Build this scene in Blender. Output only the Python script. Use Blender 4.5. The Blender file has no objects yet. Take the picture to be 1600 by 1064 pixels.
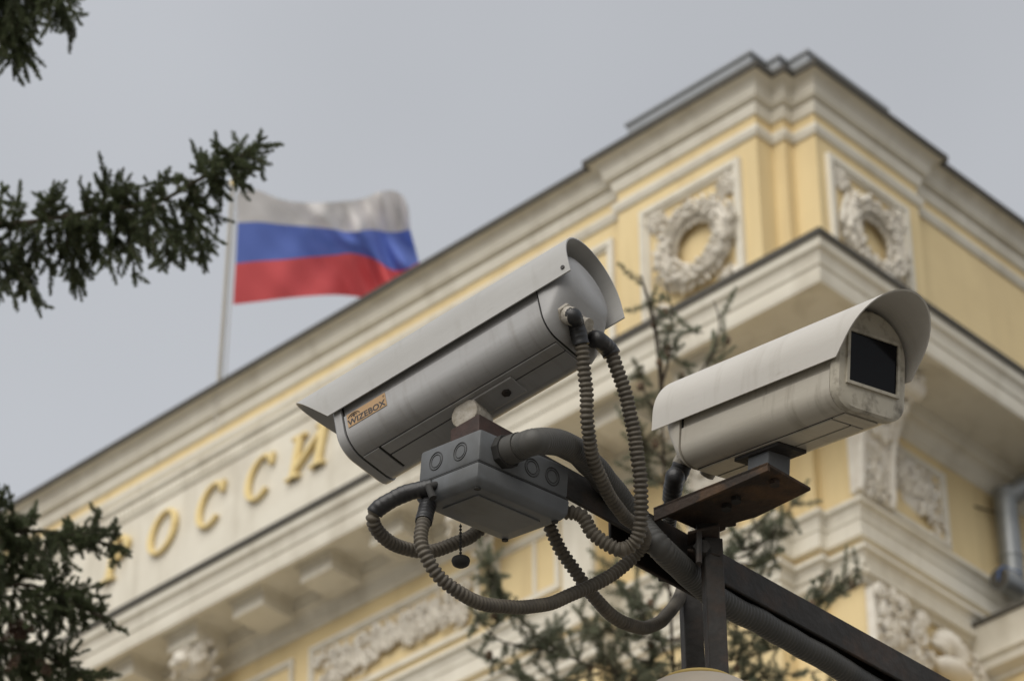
import bpy, bmesh, math, random
import numpy as np
from mathutils import Matrix, Vector

random.seed(7)
rng = np.random.default_rng(7)
scene = bpy.context.scene
R = math.radians

# ------------------------------------------------------------------ camera, world, sun, exposure
F_PX, PITCH, ROLL = 5315.0, R(35.6), R(-0.3)
CAM = np.array([0.0, 0.0, 1.6])
_f = np.array([0, math.cos(PITCH), math.sin(PITCH)])
_u = np.array([0, -math.sin(PITCH), math.cos(PITCH)])
_x = np.array([1.0, 0, 0])
CX = math.cos(ROLL) * _x + math.sin(ROLL) * _u
CU = -math.sin(ROLL) * _x + math.cos(ROLL) * _u

cam_data = bpy.data.cameras.new('camera')
cam = bpy.data.objects.new('camera', cam_data)
scene.collection.objects.link(cam)
cam.matrix_world = Matrix(((CX[0], CU[0], -_f[0], CAM[0]), (CX[1], CU[1], -_f[1], CAM[1]),
                           (CX[2], CU[2], -_f[2], CAM[2]), (0, 0, 0, 1)))
cam_data.sensor_width = 36.0
cam_data.lens = F_PX / 1600.0 * 36.0
cam_data.clip_start = 0.05
cam_data.clip_end = 3000
cam_data.dof.use_dof = True
cam_data.dof.focus_distance = 4.18
cam_data.dof.aperture_fstop = 13.5
scene.camera = cam

SUN_EL, SUN_AZ = R(40), R(205)          # azimuth clockwise from +Y; behind the viewer, a little to the left
world = bpy.data.worlds.new('World')
scene.world = world
world.use_nodes = True
wn, wl = world.node_tree.nodes, world.node_tree.links
wn.clear()
sky_node = wn.new('ShaderNodeTexSky')
sky_node.sky_type = 'NISHITA'
sky_node.sun_disc = False
sky_node.sun_elevation = SUN_EL
sky_node.sun_rotation = SUN_AZ
sky_node.air_density = 2.0
sky_node.dust_density = 6.0
overcast = wn.new('ShaderNodeMix'); overcast.data_type = 'RGBA'
overcast.inputs[0].default_value = 0.95                       # a closed cloud cover over the clear sky
overcast.inputs[7].default_value = (2.88, 2.96, 3.14, 1)
cloud = wn.new('ShaderNodeTexNoise'); cloud.inputs['Scale'].default_value = 4.0; cloud.inputs['Detail'].default_value = 3
cramp = wn.new('ShaderNodeMapRange'); cramp.inputs[1].default_value = 0.3; cramp.inputs[2].default_value = 0.7; cramp.inputs[3].default_value = 0.93; cramp.inputs[4].default_value = 1.07
cmul = wn.new('ShaderNodeVectorMath'); cmul.operation = 'SCALE'
bg = wn.new('ShaderNodeBackground'); bg.inputs['Strength'].default_value = 0.1
wout = wn.new('ShaderNodeOutputWorld')
wl.new(sky_node.outputs[0], overcast.inputs[6])
wl.new(cloud.outputs[0], cramp.inputs[0])
wl.new(overcast.outputs[2], cmul.inputs[0])
wl.new(cramp.outputs[0], cmul.inputs['Scale'])
wl.new(cmul.outputs[0], bg.inputs[0])
wl.new(bg.outputs[0], wout.inputs[0])

sun_data = bpy.data.lights.new('sun', 'SUN')
sun_data.energy = 1.5
sun_data.angle = R(60)
sun_data.color = (1.0, 0.97, 0.92)
sun = bpy.data.objects.new('sun', sun_data)
scene.collection.objects.link(sun)
sd = Vector((math.sin(SUN_AZ) * math.cos(SUN_EL), math.cos(SUN_AZ) * math.cos(SUN_EL), math.sin(SUN_EL)))
sun.rotation_euler = (-sd).to_track_quat('-Z', 'Y').to_euler()

scene.view_settings.view_transform = 'Standard'
scene.view_settings.look = 'None'
scene.view_settings.exposure = 0.8
scene.view_settings.gamma = 1.0
scene.view_settings.use_curve_mapping = False
scene.cycles.use_denoising = True
scene.cycles.max_bounces = 6

# ------------------------------------------------------------------ helpers
def ray(px, py):
    return _f + CX * (px - 800) / F_PX - CU * (py - 532) / F_PX

def at(px, py, d):
    return CAM + ray(px, py) * d

def at_z(px, py, z):
    r = ray(px, py)
    return CAM + r * ((z - CAM[2]) / r[2])

class MB:
    """collects geometry for one mesh object"""
    def __init__(s):
        s.v, s.f = [], []
    def add(s, vs, fs):
        o = len(s.v)
        s.v.extend([tuple(map(float, p)) for p in vs])
        s.f.extend([tuple(i + o for i in f) for f in fs])
        return s
    def box(s, c, size, rot=None):
        c = np.array(c, float); h = np.array(size, float) / 2
        vs = []
        for sx in (-1, 1):
            for sy in (-1, 1):
                for sz in (-1, 1):
                    p = h * np.array([sx, sy, sz])
                    vs.append(c + (rot @ p if rot is not None else p))
        return s.add(vs, [(0, 1, 3, 2), (4, 6, 7, 5), (0, 4, 5, 1), (2, 3, 7, 6), (0, 2, 6, 4), (1, 5, 7, 3)])
    def prism(s, poly, vec):
        n = len(poly); poly = [np.array(p, float) for p in poly]; vec = np.array(vec, float)
        vs = poly + [p + vec for p in poly]
        fs = [tuple(range(n))[::-1], tuple(range(n, 2 * n))]
        fs += [(i, (i + 1) % n, n + (i + 1) % n, n + i) for i in range(n)]
        return s.add(vs, fs)
    def tube(s, pts, r, n=12, cap=True, closed=False):
        pts = np.array(pts, float); m = len(pts)
        rs = np.broadcast_to(np.array(r, float), (m,))
        tg = np.gradient(pts, axis=0)
        if closed:
            tg = np.roll(pts, -1, 0) - np.roll(pts, 1, 0)
        tg /= np.linalg.norm(tg, axis=1)[:, None] + 1e-12
        ref = np.array([0, 0, 1.0])
        if abs(tg[0] @ ref) > 0.9: ref = np.array([1.0, 0, 0])
        nrm = np.cross(tg[0], ref); nrm /= np.linalg.norm(nrm)
        vs = []
        an = np.linspace(0, 2 * math.pi, n, endpoint=False)
        for i in range(m):
            nrm = nrm - tg[i] * (nrm @ tg[i]); nrm /= np.linalg.norm(nrm)
            b = np.cross(tg[i], nrm)
            vs.extend(pts[i] + rs[i] * (np.outer(np.cos(an), nrm) + np.outer(np.sin(an), b)))
        fs = []
        for i in range(m if closed else m - 1):
            j = (i + 1) % m
            for k in range(n):
                fs.append((i * n + k, i * n + (k + 1) % n, j * n + (k + 1) % n, j * n + k))
        if cap and not closed:
            fs.append(tuple(range(n))[::-1]); fs.append(tuple(range((m - 1) * n, m * n)))
        return s.add(vs, fs)
    def cyl(s, a, b, r0, r1=None, n=20):
        return s.tube([a, b], [r0, r1 if r1 is not None else r0], n)
    def lump(s, c, axes):
        """a squashed faceted ball: axes is a 3x3 of half-axes (columns)"""
        return s.add(ICO_V @ np.array(axes, float).T + np.array(c, float), ICO_F)
    def leaf(s, c, axes):
        """a carved pointed leaf with a raised midrib: columns of axes are length, width, rise"""
        loc = np.array([(-1, 0, .1), (-.45, -.75, .0), (-.45, 0, .8), (-.45, .75, .0), (.3, -.65, .15), (.3, 0, 1.0), (.3, .65, .15), (1.05, 0, .55), (0, 0, -.6)])
        fs = [(0, 2, 1), (0, 3, 2), (1, 2, 5, 4), (2, 3, 6, 5), (4, 5, 7), (5, 6, 7), (0, 1, 8), (1, 4, 8), (4, 7, 8), (7, 6, 8), (6, 3, 8), (3, 0, 8)]
        return s.add(loc @ np.array(axes, float).T + np.array(c, float), fs)
    def build(s, name, mat, parent=None, smooth=None, bevel=0.0, segs=2):
        me = bpy.data.meshes.new(name)
        me.from_pydata(s.v, [], s.f)
        if bevel > 0 or True:
            bm = bmesh.new(); bm.from_mesh(me)
            bmesh.ops.recalc_face_normals(bm, faces=bm.faces)
            if bevel > 0:
                es = [e for e in bm.edges if len(e.link_faces) == 2 and e.calc_face_angle(0) > R(25)]
                bmesh.ops.bevel(bm, geom=es, offset=bevel, segments=segs, profile=0.5, affect='EDGES', clamp_overlap=True)
            bm.to_mesh(me); bm.free()
        if smooth:
            me.polygons.foreach_set('use_smooth', [True] * len(me.polygons))
            me.set_sharp_from_angle(angle=R(smooth))
        o = bpy.data.objects.new(name, me)
        scene.collection.objects.link(o)
        if mat is not None: me.materials.append(mat)
        if parent is not None: o.parent = parent
        return o

_bm = bmesh.new(); bmesh.ops.create_icosphere(_bm, subdivisions=2, radius=1.0)
_bm.verts.ensure_lookup_table()
ICO_V = np.array([v.co[:] for v in _bm.verts]); ICO_F = [tuple(v.index for v in f.verts) for f in _bm.faces]
_bm.free()

def empty(name, loc=(0, 0, 0)):
    o = bpy.data.objects.new(name, None)
    scene.collection.objects.link(o)
    o.location = loc
    o.empty_display_size = 0.05
    return o

def tag(o, label=None, cat=None, group=None, kind=None):
    if label: o['label'] = label
    if cat: o['category'] = cat
    if group: o['group'] = group
    if kind: o['kind'] = kind
    return o

def smooth_curve(pts, step):
    """Catmull-Rom through pts, resampled at even distance"""
    P = np.array(pts, float)
    P = np.vstack([2 * P[0] - P[1], P, 2 * P[-1] - P[-2]])
    out = []
    for i in range(1, len(P) - 2):
        t = np.linspace(0, 1, 40, endpoint=False)[:, None]
        a, b, c, d = P[i - 1], P[i], P[i + 1], P[i + 2]
        out.append(0.5 * ((2 * b) + (-a + c) * t + (2 * a - 5 * b + 4 * c - d) * t ** 2 + (-a + 3 * b - 3 * c + d) * t ** 3))
    out = np.vstack(out + [P[-2:-1]])
    L = np.concatenate([[0], np.cumsum(np.linalg.norm(np.diff(out, axis=0), axis=1))])
    n = max(2, int(L[-1] / step) + 1)
    q = np.linspace(0, L[-1], n)
    return np.stack([np.interp(q, L, out[:, k]) for k in range(3)], 1), L[-1]

# ------------------------------------------------------------------ materials
def mat(name, base, rough=0.6, metal=0.0, second=None, scale=8.0, amount=0.5, contrast=(0.35, 0.65),
        bump=0.0, bump_scale=None, stretch=(1, 1, 1), spec=0.5, third=None, third_scale=3.0, third_range=(0.55, 0.75), trans=0.0, streak=None, streak_scale=(60, 60, 5), streak_range=(0.52, 0.75), streak_amount=0.6):
    m = bpy.data.materials.new(name); m.use_nodes = True
    nt = m.node_tree; N, L = nt.nodes, nt.links
    p = N['Principled BSDF']
    p.inputs['Roughness'].default_value = rough
    p.inputs['Metallic'].default_value = metal
    p.inputs['Specular IOR Level'].default_value = spec
    if trans: p.inputs['Transmission Weight'].default_value = trans
    tc = N.new('ShaderNodeTexCoord'); mp = N.new('ShaderNodeMapping')
    mp.inputs['Scale'].default_value = stretch
    L.new(tc.outputs['Object'], mp.inputs[0])
    col = None
    p.inputs['Base Color'].default_value = (*base, 1)
    def layer(colour_in, colour, sc, rg, amt, detail=6, mp_=None):
        nz = N.new('ShaderNodeTexNoise'); nz.inputs['Scale'].default_value = sc; nz.inputs['Detail'].default_value = detail
        nz.inputs['Roughness'].default_value = 0.6
        L.new(mp.outputs[0], nz.inputs['Vector'])
        mr = N.new('ShaderNodeMapRange'); mr.inputs[1].default_value = rg[0]; mr.inputs[2].default_value = rg[1]
        mr.inputs[4].default_value = amt
        L.new(nz.outputs[0], mr.inputs[0])
        mx = N.new('ShaderNodeMix'); mx.data_type = 'RGBA'
        L.new(mr.outputs[0], mx.inputs[0])
        if colour_in is None: mx.inputs[6].default_value = (*base, 1)
        else: L.new(colour_in, mx.inputs[6])
        mx.inputs[7].default_value = (*colour, 1)
        return mx.outputs[2]
    if second is not None: col = layer(None, second, scale, contrast, amount)
    if third is not None: col = layer(col, third, third_scale, third_range, 0.9)
    if streak is not None:
        base_mp = mp
        mp = N.new('ShaderNodeMapping'); mp.inputs['Scale'].default_value = streak_scale
        L.new(tc.outputs['Object'], mp.inputs[0])
        col = layer(col, streak, 1.0, streak_range, streak_amount, 3)
        mp = base_mp
    if col is not None: L.new(col, p.inputs['Base Color'])
    if bump > 0:
        nb = N.new('ShaderNodeTexNoise'); nb.inputs['Scale'].default_value = bump_scale or scale * 3
        nb.inputs['Detail'].default_value = 5
        L.new(mp.outputs[0], nb.inputs['Vector'])
        b = N.new('ShaderNodeBump'); b.inputs['Strength'].default_value = bump; b.inputs['Distance'].default_value = 0.01
        L.new(nb.outputs[0], b.inputs['Height']); L.new(b.outputs[0], p.inputs['Normal'])
    return m

M = {}
M['yellow'] = mat('yellow_plaster', (0.73, 0.585, 0.325), 0.9, second=(0.66, 0.52, 0.28), scale=0.9, amount=0.6, bump=0.12, bump_scale=12, streak=(0.50, 0.385, 0.21), streak_scale=(2.6, 2.6, .22), streak_range=(0.5, 0.8), streak_amount=0.6, third=(0.58, 0.45, 0.25), third_scale=0.35, third_range=(0.5, 0.8))
M['stucco'] = mat('cream_stucco', (0.71, 0.67, 0.57), 0.9, second=(0.62, 0.575, 0.475), scale=1.3, amount=0.6, bump=0.12, bump_scale=12, streak=(0.40, 0.355, 0.27), streak_scale=(2.4, 2.4, .5), streak_range=(0.5, 0.8), streak_amount=0.6, third=(0.50, 0.455, 0.37), third_scale=0.7, third_range=(0.55, 0.8))
M['carved'] = mat('carved_plaster', (0.71, 0.67, 0.585), 0.9, second=(0.57, 0.52, 0.44), scale=7, amount=0.6, bump=0.3, bump_scale=25)
M['roof'] = mat('dark_roof_metal', (0.070, 0.064, 0.052), 0.7, second=(0.10, 0.09, 0.07), scale=2, metal=0.2)
M['flashing'] = mat('grey_flashing', (0.34, 0.35, 0.36), 0.45, metal=0.5, second=(0.24, 0.25, 0.25), scale=3)
M['zinc'] = mat('zinc_pipe', (0.30, 0.31, 0.31), 0.45, metal=0.6, second=(0.17, 0.18, 0.175), scale=5)
M['blue'] = mat('blue_cable', (0.05, 0.12, 0.3), 0.5)
M['gold'] = mat('ochre_gold_letter', (0.78, 0.62, 0.30), 0.55, second=(0.70, 0.53, 0.22), scale=4)
M['camgrey'] = mat('silver_grey_paint', (0.325, 0.322, 0.318), 0.40, second=(0.275, 0.268, 0.26), scale=18, amount=0.7, stretch=(0.25, 1, 1), third=(0.24, 0.225, 0.2), third_scale=9, third_range=(0.6, 0.82), streak=(0.17, 0.155, 0.13), streak_scale=(70, 12, 12), streak_range=(0.55, 0.80), streak_amount=0.42, bump=0.03, bump_scale=200)
M['visorgrey'] = mat('visor_grey_paint', (0.40, 0.395, 0.38), 0.5, second=(0.32, 0.312, 0.295), scale=14, amount=0.7, stretch=(0.3, 1, 1), third=(0.27, 0.26, 0.235), third_scale=40, third_range=(0.66, 0.78), streak=(0.24, 0.23, 0.20), streak_scale=(45, 8, 8), streak_range=(0.55, 0.82), streak_amount=0.45, bump=0.02, bump_scale=150)
M['camcream'] = mat('cream_paint', (0.47, 0.435, 0.365), 0.40, second=(0.39, 0.35, 0.28), scale=16, amount=0.7, stretch=(0.25, 1, 1), third=(0.31, 0.28, 0.22), third_scale=12, third_range=(0.6, 0.8), streak=(0.20, 0.17, 0.12), streak_scale=(70, 12, 12), streak_range=(0.56, 0.78), streak_amount=0.5, bump=0.03, bump_scale=200)
M['visorcream'] = mat('visor_cream_paint', (0.54, 0.515, 0.47), 0.5, second=(0.47, 0.445, 0.40), scale=14, amount=0.6, stretch=(0.3, 1, 1), third=(0.34, 0.31, 0.26), third_scale=42, third_range=(0.66, 0.76), streak=(0.36, 0.33, 0.28), streak_scale=(45, 8, 8), streak_range=(0.55, 0.8), streak_amount=0.5, bump=0.02, bump_scale=150)
M['dirtycream'] = mat('dirty_cream_bezel', (0.42, 0.385, 0.31), 0.6, second=(0.10, 0.085, 0.06), scale=46, amount=0.85, contrast=(0.50, 0.72), bump=0.05, bump_scale=120)
M['seal'] = mat('dark_seal_and_gap_shade', (0.02, 0.019, 0.017), 0.8)  # seals and small dark parts; also the painted shade under the housings
M['glass'] = mat('dark_window_glass', (0.006, 0.006, 0.007), 0.12, spec=0.12)
M['box'] = mat('grey_box_plastic', (0.130, 0.137, 0.144), 0.55, second=(0.095, 0.099, 0.101), scale=14, amount=0.8, third=(0.065, 0.063, 0.055), third_scale=7, third_range=(0.55, 0.85), bump=0.03, bump_scale=90)
M['ring'] = mat('knockout_groove', (0.035, 0.035, 0.035), 0.7)
M['conduit'] = mat('dusty_corrugated_conduit', (0.115, 0.098, 0.073), 0.65, second=(0.066, 0.056, 0.043), scale=30, amount=0.9, third=(0.17, 0.14, 0.10), third_scale=14, third_range=(0.55, 0.8))
M['thick'] = mat('dark_grey_conduit', (0.055, 0.054, 0.050), 0.6, second=(0.078, 0.073, 0.064), scale=16, amount=0.8)
M['tape'] = mat('black_tape', (0.014, 0.014, 0.015), 0.42, second=(0.03, 0.028, 0.027), scale=30, bump=0.15, bump_scale=60)
M['steel'] = mat('dark_rusty_steel', (0.019, 0.016, 0.013), 0.75, second=(0.060, 0.034, 0.020), scale=17, amount=0.85, contrast=(0.48, 0.72), third=(0.034, 0.032, 0.029), third_scale=30, third_range=(0.5, 0.75), bump=0.25, bump_scale=60)
M['rust'] = mat('rust_brown_steel', (0.052, 0.031, 0.019), 0.85, second=(0.02, 0.015, 0.011), scale=22, amount=0.9, third=(0.13, 0.068, 0.028), third_scale=13, third_range=(0.52, 0.72), bump=0.3, bump_scale=70)
M['redbrown'] = mat('red_brown_primer', (0.055, 0.030, 0.024), 0.75, second=(0.03, 0.021, 0.018), scale=40, amount=0.9, bump=0.2, bump_scale=90)
M['joint'] = mat('worn_white_joint', (0.42, 0.39, 0.34), 0.7, second=(0.22, 0.19, 0.14), scale=60, amount=0.8, bump=0.3, bump_scale=150)
M['sticker'] = mat('tan_sticker', (0.38, 0.24, 0.115), 0.5, second=(0.31, 0.19, 0.09), scale=50)
M['ink'] = mat('dark_ink', (0.035, 0.03, 0.028), 0.6)
M['lamp'] = mat('beige_lamp_cover', (0.36, 0.32, 0.265), 0.55, second=(0.33, 0.28, 0.21), scale=20)
M['lamprim'] = mat('ochre_rim', (0.40, 0.29, 0.09), 0.6)
M['bark'] = mat('spruce_bark', (0.055, 0.042, 0.03), 0.95, second=(0.09, 0.065, 0.045), scale=30, bump=0.4)
M['needle'] = mat('spruce_needles', (0.076, 0.096, 0.042), 0.7, second=(0.115, 0.142, 0.066), scale=9, amount=0.9, third=(0.085, 0.098, 0.07), third_scale=5, third_range=(0.5, 0.75))
M['dryneedle'] = mat('dry_brown_needles', (0.10, 0.052, 0.03), 0.8, second=(0.06, 0.04, 0.025), scale=20)
M['larch'] = mat('larch_tufts', (0.22, 0.23, 0.15), 0.8, second=(0.17, 0.195, 0.13), scale=4, amount=0.9, third=(0.26, 0.21, 0.135), third_scale=3, third_range=(0.55, 0.75))
M['cone'] = mat('brown_cones', (0.15, 0.10, 0.06), 0.85, second=(0.09, 0.06, 0.04), scale=9)
M['pole'] = mat('pale_pole_paint', (0.60, 0.57, 0.50), 0.5, second=(0.5, 0.47, 0.4), scale=3)
M['fwhite'] = mat('flag_white', (0.82, 0.79, 0.77), 0.85, second=(0.56, 0.53, 0.5), scale=2, bump=0.05, bump_scale=60)
M['fblue'] = mat('flag_blue', (0.165, 0.245, 0.66), 0.85, second=(0.145, 0.215, 0.60), scale=2, bump=0.05, bump_scale=60)
M['fred'] = mat('flag_red', (0.86, 0.145, 0.15), 0.85, second=(0.79, 0.13, 0.135), scale=2, bump=0.05, bump_scale=60)
M['ground'] = mat('asphalt', (0.055, 0.055, 0.055), 0.9, second=(0.075, 0.072, 0.068), scale=6, bump=0.3, bump_scale=60)
M['paving'] = mat('pale_paving', (0.30, 0.285, 0.26), 0.9, second=(0.24, 0.225, 0.2), scale=1.5, bump=0.2, bump_scale=30)

for k in ('fwhite', 'fblue', 'fred', 'needle', 'larch'):
    nt = M[k].node_tree; pr = nt.nodes['Principled BSDF']; ou = nt.nodes['Material Output']
    tr = nt.nodes.new('ShaderNodeBsdfTranslucent'); mx = nt.nodes.new('ShaderNodeMixShader'); mx.inputs[0].default_value = 0.35
    src = pr.inputs['Base Color'].links[0].from_socket
    nt.links.new(src, tr.inputs[0]); nt.links.new(pr.outputs[0], mx.inputs[1]); nt.links.new(tr.outputs[0], mx.inputs[2]); nt.links.new(mx.outputs[0], ou.inputs[0])

# ------------------------------------------------------------------ ground
tag(MB().box((0, 60, -0.25), (1600, 1600, 0.5)).build('ground', M['paving']), kind='structure')

M['bounce'] = mat('bounce_patch_grey', (0.19, 0.175, 0.15), 0.95, second=(0.14, 0.13, 0.11), scale=2, bump=0.3, bump_scale=40)
tag(MB().box((0, 2, 0.02), (30, 30, 0.04)).build('bounce_patch', M['bounce']), kind='structure')  # unseen ground patch, added to tune the bounce light on the foreground

# ------------------------------------------------------------------ the building
YAW = R(43.3)
EA = np.array([math.cos(YAW), -math.sin(YAW), 0]); EB = np.array([math.sin(YAW), math.cos(YAW), 0]); EZ = np.array([0, 0, 1.0])
BO = np.array([3.43677887, 32.42315138, 0.0])

def bp(a, b, z):
    return BO + a * EA + b * EB + z * EZ

def sweep(path, prof, closed_prof=False):
    """mouldings: profile [(outward, z)...] mitred along a plan path; outward is to the right of travel"""
    n = len(path); P = np.array(path, float)
    offs = []
    seg = np.diff(P, axis=0); seg /= np.linalg.norm(seg, axis=1)[:, None]
    nr = np.stack([seg[:, 1], -seg[:, 0]], 1)
    for i in range(n):
        if i == 0: d = nr[0]
        elif i == n - 1: d = nr[-1]
        else:
            d = nr[i - 1] + nr[i]; d = d / (1 + nr[i - 1] @ nr[i])
        offs.append(d)
    m = len(prof); vs = []
    for i in range(n):
        for o, z in prof:
            ab = P[i] + offs[i] * o
            vs.append(bp(ab[0], ab[1], z))
    fs = []
    for i in range(n - 1):
        for k in range(m if closed_prof else m - 1):
            k2 = (k + 1) % m
            fs.append((i * m + k, i * m + k2, (i + 1) * m + k2, (i + 1) * m + k))
    if closed_prof:
        fs.append(tuple(range(m))); fs.append(tuple(range((n - 1) * m, n * m))[::-1])
    return MB().add(vs, fs)

def arc(o0, z0, o1, z1, n=6, hollow=True):
    """a quarter-round between two profile points (cove when hollow)"""
    t = np.linspace(0, math.pi / 2, n)
    if hollow: return [(o0 + (o1 - o0) * (1 - math.cos(k)), z0 + (z1 - z0) * math.sin(k)) for k in t]
    return [(o0 + (o1 - o0) * math.sin(k), z0 + (z1 - z0) * (1 - math.cos(k))) for k in t]

ATTIC = [(-45, .1), (-2.85, .1), (-2.85, 0), (-.55, 0), (-.55, .31), (-.35, .31), (-.35, .48), (0, .48), (0, 2.55), (-.1, 2.55), (-.1, 25)]
CORN = [(-45, 0), (.03, 0), (.03, 25)]
LOWER = [(-45, 0), (-3.35, 0), (-3.35, .38), (-.91, .38), (-.91, .655), (-.51, .655), (-.51, .78), (0, .78), (0, 25)]

building = empty('building', bp(0, 0, 0))
BINV = Matrix.Translation(-Vector(building.location))
def bpart(mb, name, m, parent=None, **k):
    o = mb.build(name, m, None, **k)
    o.parent = parent or building
    if parent is None: o.matrix_parent_inverse = BINV
    return o

# upper walls and the attic mouldings
bpart(sweep(ATTIC, [(0, 25.0), (0, 28.62)]), 'attic_wall', M['yellow'])
bpart(sweep(ATTIC, [(-.02, 28.52), (.03, 28.52), (.04, 28.56), (.055, 28.60), (.06, 28.67), (.04, 28.675), (.04, 28.685), (.10, 28.70), (.12, 28.715), (.12, 28.745), (.135, 28.76)]
            + arc(.135, 28.77, .275, 28.955) + [(.275, 28.965), (-.02, 28.965)], True), 'attic_cornice', M['stucco'], smooth=30)
eave = bpart(sweep(ATTIC, [(-.02, 28.968), (.285, 28.968), (.295, 28.945), (.315, 28.945), (.32, 29.035), (.28, 29.065), (-.02, 29.12)], True), 'eave_flashing', M['roof'])
bpart(sweep(ATTIC, [(-.02, 28.19), (.03, 28.19), (.035, 28.225), (.055, 28.245), (.06, 28.30), (.045, 28.33), (-.02, 28.335)], True), 'attic_moulding', M['stucco'], smooth=40)
# roof behind the eaves, and the low metal parapet on the corner block
roofmb = MB()
roofmb.add([bp(-45, .12, 29.06), bp(-.2, .6, 29.1), bp(-.1, 25, 29.06), bp(-45, 25, 30.2), bp(-12, 12, 31.0)], [(0, 1, 4), (1, 2, 4), (2, 3, 4), (3, 0, 4)])
roof = bpart(roofmb, 'roof', M['roof'])
PAR = [(-2.75, .5), (-2.75, .12), (-.66, .12), (-.66, .43), (-.45, .43), (-.45, .60), (-.12, .60), (-.12, 2.2), (-.5, 2.2)]
bpart(sweep(PAR, [(-.05, 29.07), (0, 29.07), (0, 29.63), (.03, 29.64), (.03, 29.68), (-.05, 29.685)], True), 'parapet', M['flashing'], roof)

# framed panels and wreaths on the corner block
def on_left(a, o, z): return bp(a, -o, z)
def on_right(b, o, z): return bp(o, b, z)

def frame_strip(place, s0, s1, z0, z1, w, o0, o1, bottom=True):
    """a raised picture-frame moulding with two steps"""
    mb = MB()
    def bar(a0, a1, b0, b1, h):
        p = [place(a0, o0, b0), place(a1, o0, b0), place(a1, o0, b1), place(a0, o0, b1)]
        q = [place(a0, h, b0), place(a1, h, b0), place(a1, h, b1), place(a0, h, b1)]
        mb.add(p + q, [(0, 1, 2, 3), (4, 5, 6, 7), (0, 1, 5, 4), (1, 2, 6, 5), (2, 3, 7, 6), (3, 0, 4, 7)])
    for k, (i0, i1, h) in enumerate(((0, w * .6, o1), (w * .6, w, o1 * .55))):
        e = 0.002 * k
        bar(s0 + i0, s0 + i1, z0 + i0, z1 - i0, h)
        bar(s1 - i1, s1 - i0, z0 + i0, z1 - i0, h + .002)
        bar(s0 + i1, s1 - i1, z1 - i1, z1 - i0, h + .001)
        if bottom: bar(s0 + i1, s1 - i1, z0 + i0, z0 + i1, h + .001)
    return mb

def leaf_axes(place, dirn, length, width, thick):
    """half-axes of a leaf lump lying on a wall, dirn in wall plane (s,z)"""
    e1 = place(1, 0, 0) - place(0, 0, 0); eo = place(0, 1, 0) - place(0, 0, 0)
    d = dirn[0] * e1 + dirn[1] * EZ; w = -dirn[1] * e1 + dirn[0] * EZ
    return np.stack([d * length, w * width, eo * thick], 1)

def wreath(place, sc, zc, ro, ri):
    mb = MB(); rg = np.random.default_rng(3)
    mid, th = (ro + ri) / 2, (ro - ri) / 2
    t = np.linspace(0, 2 * math.pi, 48, endpoint=False)
    mb.tube([place(sc + mid * math.cos(k), .05, zc + mid * math.sin(k)) for k in t], th * .60, 10, closed=True)
    for row in range(5):
        n = 34
        for k in range(n):
            an = 2 * math.pi * (k + .5 * (row % 2)) / n + rg.normal(0, .03)
            u = (row - 2) / 2.2
            rr = mid + th * u * .9
            sg = 1 if math.cos(an) > 0 else -1
            tang = an + sg * (math.pi / 2 - u * sg * .0) - u * .75 * sg + rg.normal(0, .45)
            hh = th * math.sqrt(max(.05, 1 - u * u * .9)) * .62
            l = rg.uniform(.075, .10)
            mb.leaf(place(sc + rr * math.cos(an), .03 + hh, zc + rr * math.sin(an)), leaf_axes(place, (math.cos(tang), math.sin(tang)), l, l * .45, l * rg.uniform(.45, .8)))
    for k in range(44):
        an = rg.uniform(0, 2 * math.pi); rr = mid + rg.uniform(-.6, .6) * th
        mb.lump(place(sc + rr * math.cos(an), .06 + th * .62, zc + rr * math.sin(an)), leaf_axes(place, (1, 0), .036, .036, .04))
    return mb

def foliage_patch(mb, place, pts, n, size, spread, seed, o=.03):
    """leaf lumps and curls scattered about a list of (s,z) points"""
    rg = np.random.default_rng(seed)
    n = int(n * 2.2); size = size * .66
    for _ in range(n):
        s, z = pts[rg.integers(len(pts))]
        s += rg.normal(0, spread); z += rg.normal(0, spread)
        k = rg.uniform(0, 2 * math.pi)
        l = size * rg.uniform(.6, 1.3)
        if rg.uniform() < .2:
            mb.lump(place(s, o + rg.uniform(0, size * .6), z), leaf_axes(place, (math.cos(k), math.sin(k)), l * .6, l * .55, l * .55))
        else:
            mb.leaf(place(s, o + rg.uniform(0, size * .6), z), leaf_axes(place, (math.cos(k), math.sin(k)), l * 1.35, l * rg.uniform(.5, .8), l * rg.uniform(.5, .9)))

def scroll(mb, place, s, z, r, turns, start, w, o=.05, flip=1):
    n = int(20 * turns) + 2
    pts, rs = [], []
    for k in np.linspace(0, 1, n):
        an = start + flip * k * turns * 2 * math.pi; rr = r * (1 - .85 * k)
        pts.append(place(s + rr * math.cos(an), o + .05 * k, z + rr * math.sin(an))); rs.append(w * (1 - .5 * k))
    mb.tube(pts, rs, 8)

for place, s0, s1, sc, rr in ((on_left, -2.45, -.80, -1.53, (.68, .29)), (on_right, .64, 2.24, 1.40, (.66, .28))):
    bpart(frame_strip(place, s0, s1, 25.7, 27.96, .13, -.01, .07), 'panel_frame', M['stucco'])
    bpart(wreath(place, sc, 26.98, *rr), 'wreath', M['carved'], smooth=50)
    for i, (cs, cz) in enumerate(((s0 + .27, 27.68), (s1 - .24, 27.66), (s0 + .27, 26.25), (s1 - .24, 26.25))):
        mb = MB()
        foliage_patch(mb, place, [(cs, cz), (cs + .06, cz - .05), (cs - .04, cz + .04)], 34, .068, .050, 10 + i)
        mb.lump(place(cs, .02, cz), leaf_axes(place, (1, 0), .16, .16, .04))
        bpart(mb, 'corner_spray', M['carved'], smooth=50)

# main wall beside the corner block: a narrow framed panel; right wall: nothing but plaster
bpart(frame_strip(lambda a, o, z: bp(a, .1 - o, z), -4.3, -3.0, 25.7, 27.92, .12, -.01, .06), 'panel_frame', M['stucco'])

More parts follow.
